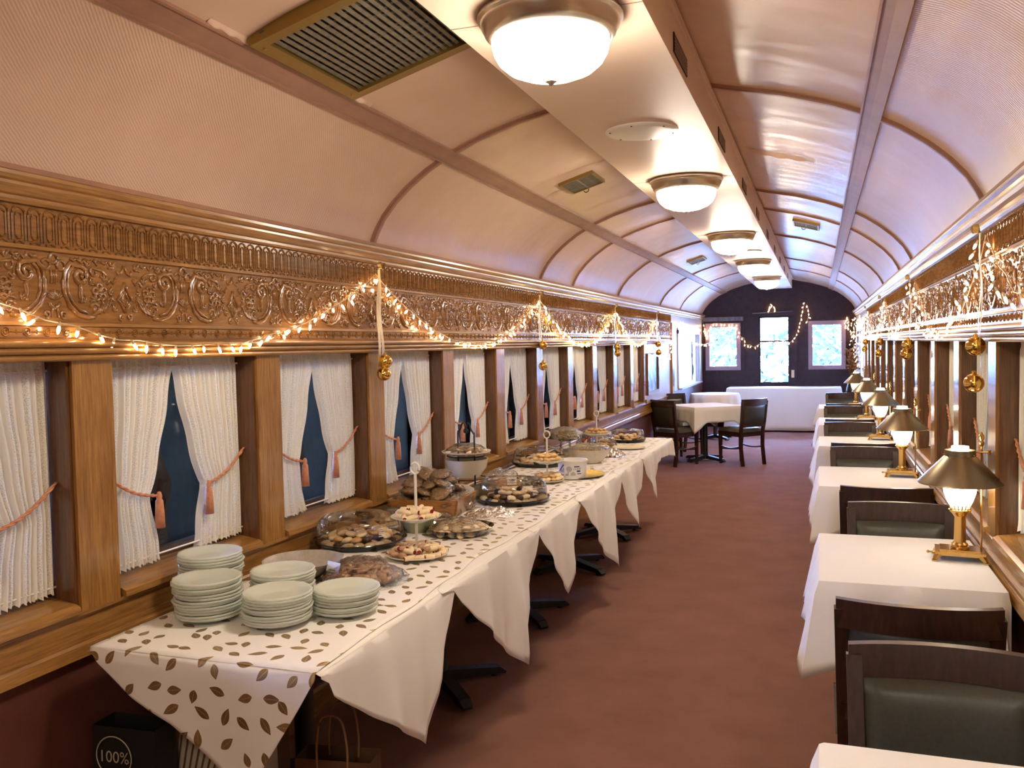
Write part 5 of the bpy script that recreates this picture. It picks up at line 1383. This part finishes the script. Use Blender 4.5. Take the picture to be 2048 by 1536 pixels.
def swag(p, q, sag, n=26, wob=.006, seed=0):
    r_ = random.Random(seed); p = Vector(p); q = Vector(q); out = []
    for i in range(n+1):
        u = i/n; v_ = p.lerp(q, u); v_.z -= sag*(1-(2*u-1)**2); v_ += Vector((r_.uniform(0,wob), r_.uniform(-wob,wob), r_.uniform(-wob,wob))); out.append(v_)
    return out
lx = XL+.026; AN = [1.20, 3.87, 6.54, 9.23, 11.73]
zz = [1.97, 1.965, 1.965, 1.955, 1.93]
labs = ['nearest left wall swag of warm string lights below the carved frieze', 'second left wall swag of warm string lights between two gold ribbons', 'third left wall swag of yellow string lights', 'fourth left wall swag of yellow string lights']
for k in range(4):
    light_string(labs[k], swag((lx, AN[k], zz[k]), (lx, AN[k+1], zz[k+1]), .345, 30, .006, k), 40, 'bulb_glow' if k < 2 else 'bulb_glow_y', k, .014, (1,0,0), 1.0 if k < 2 else 1.25)
light_string('last left wall string lights dipping to the pilaster', swag((lx, 11.73, 1.93), (lx+.02, 13.2, 1.88), .52, 20, .008, 9), 22, 'bulb_glow', 9, .02, (1,0,0), 1.2)
light_string('string lights round the top of the far left window', [(lx+.02,13.2,1.88),(lx+.02,13.8,1.93),(lx+.02,14.3,1.80),(lx+.02,14.6,1.86),(lx+.02,14.9,1.62),(lx+.02,15.8,1.58),(lx+.05,16.5,1.56),(lx+.10,16.8,1.58)], 34, 'bulb_glow', 10, .06, (1,0,0), 1.25)
rx = XR-.026
RA = [1.15, 3.74, 6.46, 9.30, 12.2]
labs = ['nearest right wall swag of string lights above the curtains', 'second right wall swag of string lights', 'third right wall swag of string lights', 'fourth right wall swag of string lights']
for k in range(4):
    light_string(labs[k], swag((rx, RA[k], 1.98), (rx, RA[k+1], 1.98), .36, 30, .01, 20+k), 40, 'bulb_glow', 20+k, .05, (-1,0,0), 1.0)
light_string('last right wall swag of string lights before the far window', swag((rx, 12.2, 1.96), (rx, 14.0, 1.94), .40, 20, .01, 29), 30, 'bulb_glow', 29, .06, (-1,0,0), 1.2)
for k, (yy, zb) in enumerate(((13.5, 1.22), (14.6, 1.12), (15.6, 1.06), (16.5, 1.28))):
    light_string('hanging strand of string lights at the far right window, %s from the camera' % ORD[k], [(rx-.02-.02*sin(q*1.3), yy+.06*sin(q*2.1), lerp(1.98, zb, q/10)) for q in range(11)], 13, 'bulb_glow', 40+k, .05, (-1,0,0), 1.0)
ye = YE-.05
def ex(px, py): return (lerp(-2.0, .43, (px-575)/(1745-575)), ye, lerp(1.925, 1.085, (py-390)/(740-390)))
light_string('string lights zigzagging across the dark end wall', [ex(*p) for p in ((462,565),(490,500),(515,400),(520,340),(545,370),(575,470),(560,420),(570,500),(620,385),(650,380),(845,390),(860,480),(905,500),(910,550),(960,555),(990,572),(1060,540),(1130,545),(1220,520),(1300,540),(1345,500),(1380,400),(1400,320),(1420,240),(1445,270),(1455,330),(1440,395))], 62, 'bulb_glow', 60, .02, (0,-1,0), 1.35)
light_string('small peak of string lights over the end door', [ex(*p) for p in ((1115,300),(1120,270),(1133,240),(1160,265),(1178,300))], 8, 'bulb_glow', 61, .01, (0,-1,0), 1.4)
light_string('string lights in the right corner of the end wall', [ex(*p) for p in ((1745,440),(1765,350),(1785,400),(1770,430),(1800,470),(1830,500),(1850,490),(1800,500))], 18, 'bulb_glow', 62, .02, (0,-1,0), 1.35)

def bauble(mb_r, ridged=True):
    return MB().sphere((0,0,0), mb_r, 24, 12, fn=(lambda d: 1+.02*cos(10*math.atan2(d.y, d.x))*(1-abs(d.z))) if ridged else None)
def bells(side, y, ztop, z1, z2, r, label, n=2):
    X, sg, x, prof = wall_builder(side)
    t_ = thing('bell_ornament', label, 'ornament', (x(.045), y, ztop), 0, 'gold ribbon ornaments on the %s wall' % side)
    for q, (dy, z) in enumerate(((.03, z1), (-.012, z2))[:n]):
        h = ztop-z-r
        part('ribbon', MB().grid(14, 2, lambda u, v: (sg*.004*sin(u*9+q), (dy)*u+(v-.5)*.026+.003*sin(u*7+q), -h*u)), M['ribbon'], t_)
        b = part('bauble', bauble(r), M['gold'], t_, True, loc=(sg*.012*(1+q), dy*1.0, z-ztop))
        part('cap', MB().lathe([(.008,r-.002),(.008,r+.008),(.003,r+.012)], 10), M['gold'], b)
    mb = MB()
    for k in range(4):
        a = -.5+k*1.3; c_, s2 = cos(a)*.032, sin(a)*.022
        mb.grid(10, 2, lambda u, v: (sg*(.010+.012*sin(PI*u))+(v-.5)*.018*sg, c_*sin(PI*u)*1.0, s2*sin(TAU*u)*.8+.02*sin(PI*u)))
    part('bow', mb, M['ribbon'], t_)
for (y, z1, z2, r), lab in zip(((3.87,1.535,1.475,.034),(6.50,1.60,1.44,.034),(9.16,1.565,1.50,.036),(11.70,1.585,1.475,.040)), ('nearest on the left wall','second on the left wall','third on the left wall','last on the left wall')):
    bells('left', y, 1.99, z1, z2, r, 'pair of gold baubles on glitter ribbon, '+lab)
for (y, z1, z2, r), lab in zip(((3.72,1.565,1.425,.036),(6.42,1.555,1.495,.040),(9.30,1.567,1.46,.038),(12.15,1.56,1.47,.038)), ('nearest on the right wall','second on the right wall','third on the right wall','last on the right wall')):
    bells('right', y, 1.99, z1, z2, r, 'pair of gold baubles on glitter ribbon, '+lab)
